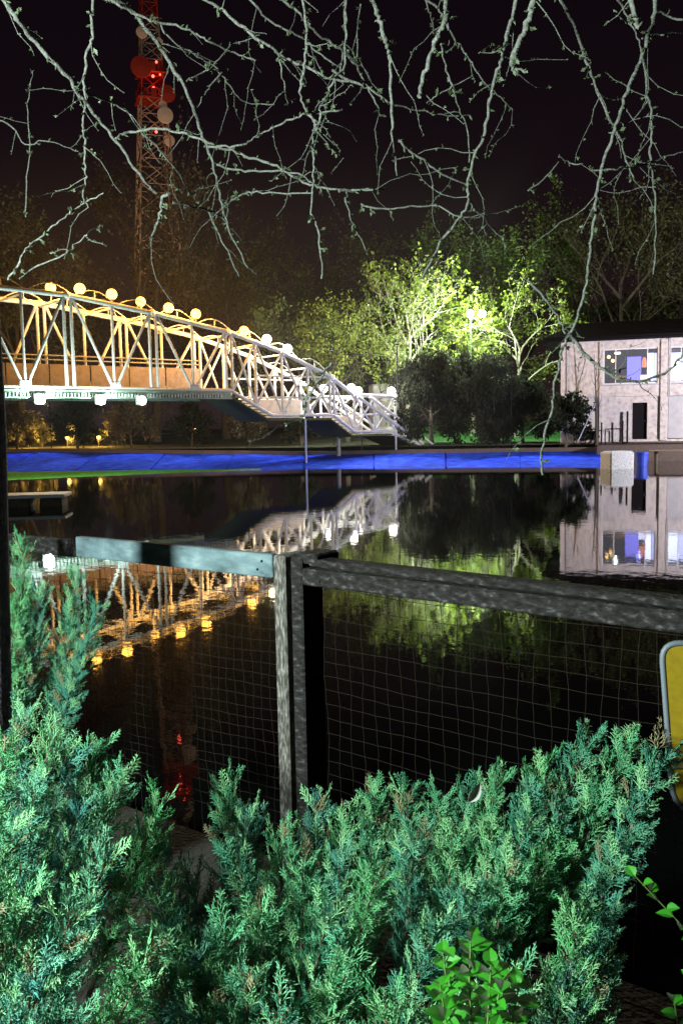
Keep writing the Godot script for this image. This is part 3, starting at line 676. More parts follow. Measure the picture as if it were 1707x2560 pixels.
	part("glow_panel", box(Vector3(0.52, 1.5, 0.03), 0.005), glow(lin(0.5, 0.56, 1.0), 2.4), h, Vector3(6.66, 4.98, -0.34))
	part("sill_board", box(Vector3(1.7, 0.05, 0.14), 0.01), M.white_paint, h, Vector3(4.35, 4.17, -0.26))
	part("chair_back", box(Vector3(0.2, 0.36, 0.1), 0.04), M.black_paint, h, Vector3(4.44, 4.76, -0.4))
	part("shade_lamp", lathe([[0.0, 0.0], [0.13, 0.02], [0.11, 0.4], [0.06, 0.55], [0.0, 0.56]], 12), glow(lin(1.0, 0.28, 0.1), 1.2), h, Vector3(4.46, 5.0, -0.42))
	part("counter", box(Vector3(0.9, 0.16, 0.4), 0.02), mat(lin(0.7, 0.35, 0.08), 0.6), h, Vector3(3.25, 4.55, -1.3))
	for q in [[2.58, 5.68], [2.8, 5.46]]:
		var pl := part("pendant_lamp", ball(0.1, 14), glow(lin(1.0, 0.62, 0.2), 4.0), h, Vector3(q[0], q[1], -0.8))
		part("cord", bar(Vector3(0, 0.1, 0), Vector3(0, 6.25 - q[1], 0), 0.008, 5), M.black_paint, pl)
		omni(pl, Vector3.ZERO, lin(1.0, 0.62, 0.2), 0.25, 0.09)
	var wl := part("wall_lamp", box(Vector3(0.34, 0.12, 0.12), 0.04), glow(lin(0.9, 1.0, 0.95), 4.0), h, Vector3(3.05, 5.86, -0.6))
	omni(wl, Vector3(0, 0, 0.1), lin(0.9, 1.0, 0.95), 0.2, 0.05)
	omni(h, Vector3(4.3, 5.6, -1.2), lin(0.3, 0.32, 1.0), 0.35, 0.2)
	omni(h, Vector3(6.4, 5.6, -1.2), lin(0.5, 0.55, 1.0), 0.35, 0.2)
	# hipped roof: fascia, soffit and tile courses
	var x0 := -0.95
	var x1 := 14.7
	var z0 := 0.75
	var z1 := -9.2
	var e := 6.52
	var rise := 1.25
	var half := (z0 - z1) / 2.0
	var roof := part("roof", box(Vector3(x1 - x0, 0.2, z0 - z1), 0.02), M.black_paint, h, Vector3((x0 + x1) / 2, e + 0.1, (z0 + z1) / 2))
	var courses := 11
	for k in courses:
		var f := k / float(courses)
		var g := (k + 1.25) / courses
		g = minf(g, 1.0)
		var st := st_new()
		var yy := e + 0.21
		var lip := Vector3(0, 0.035, 0)
		var ring := func(t: float) -> Array:
			var s := half * t
			return [Vector3(x0 + t * 1.7, yy + rise * t, z0 - s), Vector3(x1 - t * 1.7, yy + rise * t, z0 - s), Vector3(x1 - t * 1.7, yy + rise * t, z1 + s), Vector3(x0 + t * 1.7, yy + rise * t, z1 + s)]
		var a: Array = ring.call(f)
		var b: Array = ring.call(g)
		for j in 4:
			var j2 := (j + 1) % 4
			quad(st, a[j] + lip, a[j2] + lip, b[j2], b[j])
			quad(st, a[j], a[j2], a[j2] + lip, a[j] + lip)
		part("tile_course", st.commit(), M.tile, roof, -roof.position)

# ---------------------------------------------------------------- tower

func make_tower() -> void:
	var t := thing("radio_tower", "tall floodlit lattice radio tower with red beacons and round dishes", "tower", Vector3(-23.6, 1.5, -120.0), 0.35)
	var hw := func(y: float) -> float: return lerpf(3.9, 0.95, clampf(y / 54.0, 0.0, 1.0))
	var corner := func(k: int, y: float) -> Vector3:
		var s: float = hw.call(y)
		return Vector3(s if k == 0 or k == 3 else -s, y, s if k < 2 else -s)
	var ys := []
	var y := 0.0
	while y < 64.0:
		ys.append(y)
		y += maxf(1.7, hw.call(y) * 1.5)
	for k in 4:
		for i in ys.size() - 1:
			var red: bool = ys[i] > 42.0 and ys[i] < 47.5 or ys[i] > 53.0
			part("leg", bar(corner.call(k, ys[i]), corner.call(k, ys[i + 1]), 0.13, 6), M.red_paint if red else M.tower_white, t)
	for i in ys.size() - 1:
		var red: bool = ys[i] > 42.0 and ys[i] < 47.5 or ys[i] > 53.0
		var st := st_new()
		for k in 4:
			var a: Vector3 = corner.call(k, ys[i])
			var b: Vector3 = corner.call((k + 1) % 4, ys[i])
			var c: Vector3 = corner.call((k + 1) % 4, ys[i + 1])
			var d: Vector3 = corner.call(k, ys[i + 1])
			add_tube(st, [a, c], [0.07, 0.07], 5)
			add_tube(st, [b, d], [0.07, 0.07], 5)
			add_tube(st, [a, b], [0.06, 0.06], 5)
		part("lattice_bay", st.commit(), M.red_paint if red else M.tower_white, t)
	for p in [[43.0, 2.0], [46.3, 1.8]]:
		part("platform", box(Vector3(p[1] * 2, 0.15, p[1] * 2), 0.02), M.red_paint, t, Vector3(0, p[0], 0))
		for k in 12:
			part("platform_panel", box(Vector3(0.72, 1.0, 0.08), 0.01), M.red_paint, t, Vector3(cos(k * TAU / 12), 0, sin(k * TAU / 12)) * p[1] + Vector3(0, p[0] + 0.6, 0)).rotation.y = -k * TAU / 12 + PI / 2
	for d in [[-1.2, 50.8, 0.75], [0.95, 50.0, 0.5], [-1.5, 46.5, 1.35], [1.7, 43.6, 1.1], [1.1, 42.2, 0.55], [1.35, 40.9, 1.05], [1.75, 37.8, 0.75], [1.5, 48.9, 0.4]]:
		var dish := part("dish", lathe([[0.0, 0.0], [d[2] * 0.6, 0.06 * d[2]], [d[2], 0.3 * d[2]], [d[2] * 0.97, 0.42 * d[2]], [0.0, 0.5 * d[2]]], 20), M.dish if d[2] < 1.3 and d[1] != 43.6 else M.red_paint, t, Vector3(d[0], d[1], 1.5))
		dish.rotation = Vector3(PI / 2, 0, 0)
		part("dish_mount", bar(Vector3(0, -0.7, 0), Vector3(0, 0.02, 0), 0.08, 6), M.steel_dark, dish)
	for b in [[0.0, 45.6, 0.19], [0.0, 44.15, 0.19], [0.5, 47.4, 0.15], [0.15, 38.75, 0.18], [-0.8, 46.2, 0.14], [0.9, 45.9, 0.12]]:
		var q := part("beacon_light", ball(b[2], 12), glow(lin(1.0, 0.08, 0.05), 6.0), t, Vector3(b[0], b[1], 1.75))
		if b[2] > 0.17:
			omni(q, Vector3.ZERO, lin(1.0, 0.03, 0.02), 0.3, b[2] * 0.9)
	part("antenna", bar(Vector3(0, 63.0, 0), Vector3(0, 70.0, 0), 0.12, 6), M.red_paint, t)
	# floodlights at the foot of the tower, aimed up it
	for s in [-1, 1]:
		var f := thing("tower_floodlight", "amber floodlight at the tower's foot, %s of its pair" % ("left" if s < 0 else "right"), "floodlight", Vector3(-23.6 + s * 7.0, 1.2, -103.0))
		part("housing", box(Vector3(0.5, 0.36, 0.3), 0.04), M.steel_dark, f, Vector3(0, 0.7, 0))
		part("stand", box(Vector3(0.1, 0.6, 0.1), 0.01), M.steel_dark, f, Vector3(0, 0.25, 0))
		part("lens_light", box(Vector3(0.4, 0.04, 0.24), 0.01), glow(lin(1.0, 0.6, 0.3), 6.0), f, Vector3(0, 0.91, 0))
		var l := SpotLight3D.new()
		l.name = "lamp_light"
		l.light_color = lin(1.0, 0.52, 0.26)
		l.light_energy = 400.0
		l.light_size = 0.2
		l.spot_angle = 24.0
		l.spot_range = 150.0
		l.spot_attenuation = 2.0
		l.shadow_enabled = true
		f.add_child(l)
		l.position = Vector3(0, 1.0, 0)
		l.look_at_from_position(f.position + Vector3(0, 1.0, 0), Vector3(-23.6, 44.0, -120.0))

# ---------------------------------------------------------------- junipers and sprouts

func sprig_mesh(seed_: int) -> ArrayMesh:
	rng.seed = seed_
	var st := st_new()
	var l := 0.1
	var bend := rng.randf_range(-0.12, 0.12)
	var axis := func(t: float) -> Vector3: return Vector3(bend * t * t * l, t * l, 0.06 * sin(t * 2.5) * l)
	add_tube(st, [axis.call(0.0), axis.call(0.35), axis.call(0.7), axis.call(1.06)], [0.0018, 0.0017, 0.0014, 0.0004], 3, false)
	var n := 13
	for k in n:
		var t := 0.1 + 0.86 * k / n
		var p: Vector3 = axis.call(t)
		var side := 1.0 if k % 2 == 0 else -1.0
		var a := rng.randf_range(0.45, 0.75)
		var d := Vector3(side * sin(a), cos(a), rng.randf_range(-0.45, 0.45)).normalized()
		var len := (0.036 * (1.0 - t) + 0.012) * rng.randf_range(0.8, 1.2)
		var q := p + d * len
		add_tube(st, [p, p + d * len * 0.55, q], [0.0017, 0.0016, 0.0005], 3, false)
		var subs := 3 if len > 0.022 else 2
		for j in subs:
			var s2 := 1.0 if j % 2 == 0 else -1.0
			var p2 := p + d * len * (0.25 + 0.25 * j)
			var perp := Vector3(-d.y, d.x, 0) * s2
			var d2 := (d + perp * 0.75 + Vector3(0, 0, rng.randf_range(-0.4, 0.4))).normalized()
			var l2 := len * rng.randf_range(0.35, 0.55)
			add_tube(st, [p2, p2 + d2 * l2 * 0.6, p2 + d2 * l2], [0.0016, 0.0014, 0.0005], 3, false)
	return st.commit()

func make_junipers() -> void:
	var sprigs := [sprig_mesh(11), sprig_mesh(12), sprig_mesh(13)]
	rng.seed = 77
	for j in JUNIPERS:
		var base: Vector3 = j.base
		var o := thing("juniper", j.label, "juniper", base, 0.0, "junipers along the bank")
		var where := [[], [], []]
		var tint := [[], [], []]
		for tip in j.tips:
			var e: Vector3 = tip - base
			var s := Vector3(e.x * 0.35 + rng.randf_range(-0.1, 0.1), 0.0, e.z * 0.35 + rng.randf_range(-0.1, 0.1))
			var mid := s.lerp(e, 0.5) + Vector3(0, -0.06, 0)
			var pts := []
			var rad := []
			for k in 9:
				var f := k / 8.0
				pts.append(s.lerp(mid, f).lerp(mid.lerp(e, f), f) + Vector3(0, -0.04 if k == 0 else 0.0, 0))
				rad.append(lerpf(0.011, 0.0015, f))
			part("stem", tube(pts, rad, 5), M.juniper_stem, o)
			var length := (e - s).length()
			var n := int(length * 0.62 / 0.0145)
			var hue := rng.randf()
			for k in n:
				var f := lerpf(0.48, 1.0, float(k) / n)
				var i := mini(int(f * 8), 7)
				var p: Vector3 = pts[i].lerp(pts[i + 1], f * 8 - i)
				var ax: Vector3 = (pts[i + 1] - pts[i]).normalized()
				var a := k * 2.4
				var u := ax.cross(Vector3.UP).normalized()
				var v := ax.cross(u)
				var out := (u * cos(a) + v * sin(a) + Vector3(0, 0.35, 0)).normalized()
				var reach := (0.03 + 0.14 * pow(1.0 - f, 0.7) * minf(1.0, f * 2.2)) * rng.randf_range(0.7, 1.2)
				var d := (ax * 1.35 + out).normalized()
				var steps := maxi(1, int(reach / 0.036))
				for c in steps + 1:
					var q := p + d * reach * (float(c) / (steps + 1))
					var side := 1.0 if c % 2 == 0 else -1.0
					var dd := (d + ax * 0.3 + d.cross(out).normalized() * 0.5 * side * (0.0 if c == steps else 1.0) + rand_dir() * 0.22).normalized()
					var nn := (out + rand_dir() * 0.5).normalized()
					var xx := dd.cross(nn).normalized()
					var sc := rng.randf_range(0.5, 0.85)
					var w := rng.randi() % 3
					where[w].append(Transform3D(Basis(xx, dd, xx.cross(dd)).scaled_local(Vector3.ONE * sc), q))
					var g := rng.randf()
					var base_c := Color(0.06, 0.28, 0.1).lerp(Color(0.03, 0.17, 0.16), hue)
					var young := Color(0.2, 0.4, 0.19)
					var dry := Color(0.19, 0.16, 0.09)
					var col := base_c.lerp(young, g * 0.4)
					if c == steps and rng.randf() < 0.5:
						col = base_c.lerp(young, 0.85)
					if rng.randf() < 0.045:
						col = dry
					tint[w].append(col)
		for w in 3:
			var mm := MultiMesh.new()
			mm.transform_format = MultiMesh.TRANSFORM_3D
			mm.use_colors = true
			mm.mesh = sprigs[w]
			mm.instance_count = where[w].size()
			for k in where[w].size():
				mm.set_instance_transform(k, where[w][k])
				mm.set_instance_color(k, tint[w][k])
			var mi := MultiMeshInstance3D.new()
			mi.name = "foliage"
			mi.multimesh = mm
			mi.material_override = M.juniper
			mi.set_meta("kind", "stuff")
			o.add_child(mi, true)

func oval_leaf(l: float, w: float) -> ArrayMesh:
	var st := st_new()
	var rows := 6
	var edge := func(t: float) -> float: return sin(pow(t, 0.8) * PI) * w
	for k in rows:
		var a := k / float(rows)
		var b := (k + 1) / float(rows)
		for s in [-1.0, 1.0]:
			var c := func(t: float, e: float) -> Vector3: return Vector3(s * edge.call(t) * e, t * l, edge.call(t) * e * 0.35 - t * t * l * 0.18)
			if s > 0:
				quad(st, c.call(a, 0.0), c.call(a, 1.0), c.call(b, 1.0), c.call(b, 0.0))
			else:
				quad(st, c.call(a, 0.0), c.call(b, 0.0), c.call(b, 1.0), c.call(a, 1.0))
	return st.commit()

func make_sprouts() -> void:
	var lf := [oval_leaf(0.038, 0.0135), oval_leaf(0.032, 0.012), oval_leaf(0.025, 0.01)]
	rng.seed = 99
	var plants := [
		{"label": "bright green leafy sprout growing up through the juniper at the bottom", "at": Vector3(0.19, 0.5, -1.33), "stems": [Vector3(0.0, 0.8, 0.0), Vector3(0.04, 0.74, 0.03), Vector3(-0.05, 0.73, 0.02), Vector3(0.07, 0.68, 0.06), Vector3(0.02, 0.7, 0.08), Vector3(0.1, 0.66, 0.05), Vector3(-0.03, 0.66, 0.06), Vector3(0.05, 0.62, 0.1), Vector3(-0.08, 0.62, 0.04), Vector3(0.13, 0.6, 0.08), Vector3(-0.04, 0.76, -0.02), Vector3(0.03, 0.77, 0.03), Vector3(0.08, 0.71, 0.0)], "n": 34},
		{"label": "arching rose twig with small leaves at the right edge, below the sign", "at": Vector3(1.0, 0.5, -1.5), "stems": [Vector3(-0.48, 0.77, -0.05)], "n": 20},
		{"label": "small rose shoot with pairs of green leaves in the bottom right corner", "at": Vector3(0.62, 0.5, -1.42), "stems": [Vector3(-0.04, 0.74, 0.0), Vector3(0.03, 0.68, 0.03), Vector3(-0.08, 0.64, 0.02), Vector3(0.0, 0.62, 0.06)], "n": 14},
	]
	for pl in plants:
		var o := thing("leafy_sprout", pl.label, "plant", pl.at, 0.0, "sprouts among the junipers")
		for s in pl.stems:
			var pts := []
			var rad := []
			var bow := Vector3.ZERO
			for k in 10:
				var f := k / 9.0
				pts.append(Vector3(s.x * pow(f, 1.6), s.y * f, s.z * f) + bow * sin(f * PI) + Vector3(rng.randf_range(-0.004, 0.004), 0 if k > 0 else -0.03, 0))
				rad.append(lerpf(0.0045, 0.0012, f))
			part("stem", tube(pts, rad, 6), mat(lin(0.1, 0.16, 0.04), 0.6), o)
			for k in pl.n:
				var f := lerpf(0.62, 1.0, float(k) / (pl.n - 1))
				var i := mini(int(f * 9), 8)
				var p: Vector3 = pts[i].lerp(pts[i + 1], f * 9 - i)
				var a = k * 2.5 + rng.randf()
				var d := Vector3(cos(a), rng.randf_range(0.1, 0.9), sin(a)).normalized()
				var m := part("leaf", lf[rng.randi() % 3], M.sprout, o)
				var z := d.cross(Vector3(0, 1, 0.3)).normalized()
				var n := z.cross(d).normalized()
				m.transform = Transform3D(Basis(z, d, n).rotated(d, rng.randf_range(-0.5, 0.5)), p)

# ---------------------------------------------------------------- overhanging tree

func v3(a: Array, from: int) -> Array:
	var out := []
	var k := from
	while k + 2 < a.size():
		out.append(Vector3(a[k], a[k + 1], a[k + 2]))
		k += 3
	return out

func smooth_path(p: Array, steps: int) -> Array:
	var out := []
	for i in p.size() - 1:
		var a: Vector3 = p[maxi(i - 1, 0)]
		var b: Vector3 = p[i]
		var c: Vector3 = p[i + 1]
		var d: Vector3 = p[mini(i + 2, p.size() - 1)]
		for k in steps:
			out.append(b.cubic_interpolate(c, a, d, k / float(steps)))
	out.append(p[-1])
	return out

func add_bud(buds: SurfaceTool, p: Vector3, d: Vector3, big: float) -> void:
	add_tube(buds, [p - d * 0.002, p + d * 0.004 * big, p + d * 0.009 * big], [0.0016 * big, 0.0024 * big, 0.0005], 4, false)
	if rng.randf() < 0.4:
		for k in 2 + rng.randi() % 3:
			leaf(buds, p + d * 0.005 * big, (d + rand_dir() * 0.8).normalized(), rand_dir(), 0.012 * big * rng.randf_range(0.6, 1.2), 0.0036 * big)

func make_overhang() -> void:
	rng.seed = 2024
	var o := thing("budding_tree", "budding tree at the left edge whose bare thorny twigs hang over the view", "tree", Vector3(-1.085, 0.5, -2.6))
	var off := -o.position
	part("trunk", tube([Vector3(-0.02, -0.1, 0.02), Vector3(0.0, 0.8, 0.01), Vector3(0.03, 1.6, 0), Vector3(0.035, 2.3, 0.0), Vector3(0.01, 3.0, 0.02), Vector3(0.01, 3.45, 0.05)], [0.1, 0.085, 0.08, 0.075, 0.07, 0.06], 12), M.trunk_bark, o)
	for l in LIMBS:
		var pts := smooth_path(v3(l, 0).map(func(p): return p + off), 3)
		var rad := []
		for k in pts.size():
			rad.append(lerpf(0.05, 0.02, k / float(pts.size() - 1)))
		part("limb", tube(pts, rad, 9), M.bark, o)
	for b in BOUGHS:
		var pts := smooth_path(v3(b, 2).map(func(p): return p + off), 4)
		var rad := []
		var n := pts.size()
		var total := 0.0
		for k in n - 1:
			total += pts[k].distance_to(pts[k + 1])
		for k in n:
			rad.append(lerpf(b[0], b[1], k / float(n - 1)) * rng.randf_range(0.84, 1.18) * 0.92)
			if k > 0 and k < n - 1:
				pts[k] += rand_dir() * 0.0035
		var bough := part("bough", tube(pts, rad, 7), M.bark, o)
		var buds := st_new()
		var twigs := st_new()
		var twig_count := 0
		for k in range(1, n):
			var a: Vector3 = pts[k - 1]
			var c: Vector3 = pts[k]
			var ax := (c - a).normalized()
			var step := a.distance_to(c)
			var m := maxi(1, int(step / 0.017))
			for q in m:
				if rng.randf() < 0.42:
					var side := ax.cross(rand_dir()).normalized()
					add_bud(buds, a.lerp(c, (q + rng.randf()) / m) + side * rad[k] * 0.8, (side + ax * 0.4).normalized(), rng.randf_range(0.8, 1.7))
			if rng.randf() < 0.15 and k > 3:
				# a thin side twig, zigzag at its nodes
				var d := (ax.cross(rand_dir()).normalized() + ax * 0.5 + Vector3(0, -0.25, 0)).normalized()
				var p := c
				var tp := [p]
				var tr := [minf(rad[k] * 0.5, 0.0017)]
				var segs := rng.randi_range(2, 7)
				for s in segs:
					d = (d + rand_dir() * 0.38 + Vector3(0, -0.05, 0)).normalized()
					p += d * rng.randf_range(0.022, 0.05)
					tp.append(p)
					tr.append(lerpf(0.0015, 0.0007, (s + 1.0) / segs))
					add_bud(buds, p, (d + rand_dir()).normalized(), rng.randf_range(0.4, 0.8))
					if rng.randf() < 0.35:
						add_bud(buds, p - d * 0.012, (rand_dir() + d * 0.4).normalized(), rng.randf_range(0.6, 1.1))
				add_tube(twigs, tp, tr, 4, true)
				twig_count += 1
		if twig_count:
			part("side_twigs", twigs.commit(), M.bark, bough).set_meta("kind", "stuff")
		part("buds", buds.commit(), M.bud, bough).set_meta("kind", "stuff")

# ---------------------------------------------------------------- fence and sign

func make_fence() -> void:
	var f := thing("fence", "weathered timber fence with wire mesh and a square post at the water's edge", "fence", Vector3(-0.204, 0.5, -2.95), deg_to_rad(-36))
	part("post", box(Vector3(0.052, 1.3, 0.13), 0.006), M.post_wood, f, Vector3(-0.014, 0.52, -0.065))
	part("post", box(Vector3(0.05, 1.29, 0.12), 0.006), M.timber, f, Vector3(0.039, 0.52, -0.085))  # rear half of the same post, its shaded side coloured in as dark wood
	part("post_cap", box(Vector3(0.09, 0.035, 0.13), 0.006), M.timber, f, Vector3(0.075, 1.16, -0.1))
	for x in [-2.2, 2.1]:
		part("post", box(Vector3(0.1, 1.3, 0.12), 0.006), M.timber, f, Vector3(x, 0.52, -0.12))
	part("rail", box(Vector3(1.05, 0.082, 0.035), 0.004), M.rail_lit, f, Vector3(-0.57, 1.13, -0.02))
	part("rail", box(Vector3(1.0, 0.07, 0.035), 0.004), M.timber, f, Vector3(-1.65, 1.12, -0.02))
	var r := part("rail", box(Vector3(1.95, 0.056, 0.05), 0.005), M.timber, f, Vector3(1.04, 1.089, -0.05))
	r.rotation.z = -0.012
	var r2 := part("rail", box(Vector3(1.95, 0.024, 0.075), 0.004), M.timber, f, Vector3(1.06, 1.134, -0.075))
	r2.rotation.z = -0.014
	for q in [Vector3(-0.09, 1.145, -0.002), Vector3(-0.11, 1.115, -0.002), Vector3(-1.2, 1.14, -0.002), Vector3(0.14, 1.09, -0.024), Vector3(0.16, 1.065, -0.024)]:
		part("nail", lathe([[0.0, 0.0], [0.005, 0.0], [0.004, 0.003], [0.0, 0.004]], 8), M.black_paint, f, q).rotation.x = PI / 2
	for span in [[-2.1, -0.05, 0.042], [0.12, 2.05, 0.05]]:
		var st := st_new()
		var pitch: float = span[2]
		rng.seed = int(pitch * 1000.0)
		var nx := int((span[1] - span[0]) / pitch)
		for k in nx + 1:
			var x: float = span[0] + k * pitch
			var pts := []
			var rad := []
			for j in 24:
				pts.append(Vector3(x + sin(j * 0.7 + k * 1.3) * 0.0045, 1.08 - j * 0.046, -0.075 + (0.002 if (j + k) % 2 else -0.002) + sin(x * 3.0 + j * 0.3) * 0.006))
				rad.append(0.0009)
			add_tube(st, pts, rad, 4, false)
		for j in 22:
			var y := 1.06 - j * pitch
			var pts := []
			var rad := []
			for k in nx + 1:
				var x: float = span[0] + k * pitch
				pts.append(Vector3(x, y + sin(k * 0.7 + j) * 0.002 - 0.02 * sin(float(k) / nx * PI) * (1.0 + 0.4 * sin(j * 1.3)), -0.075 + (-0.002 if (j + k) % 2 else 0.002) + sin(x * 3.0 + j * 0.3) * 0.006))
				rad.append(0.0009)
			add_tube(st, pts, rad, 4, false)
		part("wire_mesh", st.commit(), M.wire, f).set_meta("kind", "stuff")

func make_sign() -> void:
	var s := thing("yellow_sign", "yellow rounded sign board with pale rim, cut by the right edge", "sign", Vector3(0.93, 0.5, -2.0), -0.12)
	var outline := []
	# rounded board tapering downward, about its own centre at height 0.87
	var corners := [[Vector2(-0.2, 0.22), 0.045], [Vector2(-0.165, -0.2), 0.07], [Vector2(0.165, -0.2), 0.07], [Vector2(0.2, 0.22), 0.045]]
	for k in 4:
		var c: Vector2 = corners[k][0]
		var r: float = corners[k][1]
		var prev: Vector2 = corners[(k + 3) % 4][0]
		var next: Vector2 = corners[(k + 1) % 4][0]
		var a := c + (prev - c).normalized() * r
		var b := c + (next - c).normalized() * r
		for j in 7:
			var f := j / 6.0
			outline.append(a.lerp(c, f).lerp(c.lerp(b, f), f))
	var plate := func(scale_: float, z0: float, z1: float) -> ArrayMesh:
		var st := st_new()
		var n := outline.size()
		for k in n:
			var p: Vector2 = outline[k] * scale_
			var q: Vector2 = outline[(k + 1) % n] * scale_
			tri(st, Vector3(0, 0, z1), Vector3(p.x, p.y, z1), Vector3(q.x, q.y, z1))
			tri(st, Vector3(0, 0, z0), Vector3(q.x, q.y, z0), Vector3(p.x, p.y, z0))
			quad(st, Vector3(p.x, p.y, z0), Vector3(q.x, q.y, z0), Vector3(q.x, q.y, z1), Vector3(p.x, p.y, z1))
		return st.commit()
	var at := Vector3(0, 0.87, 0)
	part("board", plate.call(0.955, -0.006, 0.004), M.sign_yellow, s, at)
	var rim_pts := []
	var rim_r := []
	for k in outline.size() + 1:
		var p: Vector2 = outline[k % outline.size()]
		rim_pts.append(Vector3(p.x, p.y, 0.0) * 0.97)
		rim_r.append(0.0075)
	part("rim", tube(rim_pts, rim_r, 6), M.sign_edge, s, at)
	var mark := st_new()
	add_box(mark, Vector3(-0.128, 0.02, 0.0055), Vector3(0.03, 0.011, 0.002), Basis(Vector3.BACK, -0.7))
	add_box(mark, Vector3(-0.107, 0.014, 0.0055), Vector3(0.03, 0.011, 0.002), Basis(Vector3.BACK, 0.55))
	part("mark", mark.commit(), M.white_paint, s, at)
	for q in [Vector3(-0.13, 0.16, 0.004), Vector3(0.0, 0.16, 0.004)]:
		part("bolt", lathe([[0.0, 0.0], [0.008, 0.0], [0.006, 0.005], [0.0, 0.006]], 8), M.steel_dark, s, at + q).rotation.x = PI / 2
	part("dark_band", box(Vector3(0.36, 0.018, 0.012), 0.003), mat(lin(0.06, 0.045, 0.01), 0.7), s, at + Vector3(0, -0.075, 0.008))  # dark band across the lower part of the board
	part("post", bar(Vector3(0, -0.05, -0.03), Vector3(0, 1.05, -0.03), 0.022, 10), M.steel_dark, s)

# ---------------------------------------------------------------- lamps and small things

func park_lamp(label: String, where: Vector3, height: float, globes: Array, c: Color, e: float, r: float, shine := 9.0) -> void:
	var p := thing("park_lamp", label, "lamp post", where, 0.0, "park lamps round the pond")
	part("pole", lathe([[0.0, -0.1], [0.11, -0.1], [0.11, 0.3], [0.06, 0.4], [0.045, height - 0.1], [0.0, height - 0.1]], 12), mat(lin(0.3, 0.42, 0.3), 0.5), p)
	for g in globes:
		if absf(g) > 0.05:
			part("arm", tube([Vector3(0, height - 0.35, 0), Vector3(g * 0.5, height - 0.3, 0), Vector3(g, height - 0.2, 0)], [0.025, 0.025, 0.025], 6), mat(lin(0.3, 0.42, 0.3), 0.5), p)
		var b := part("globe", ball(r), glow(c, shine), p, Vector3(g, height, 0))
		omni(b, Vector3.ZERO, c, e / globes.size(), r * 0.95)

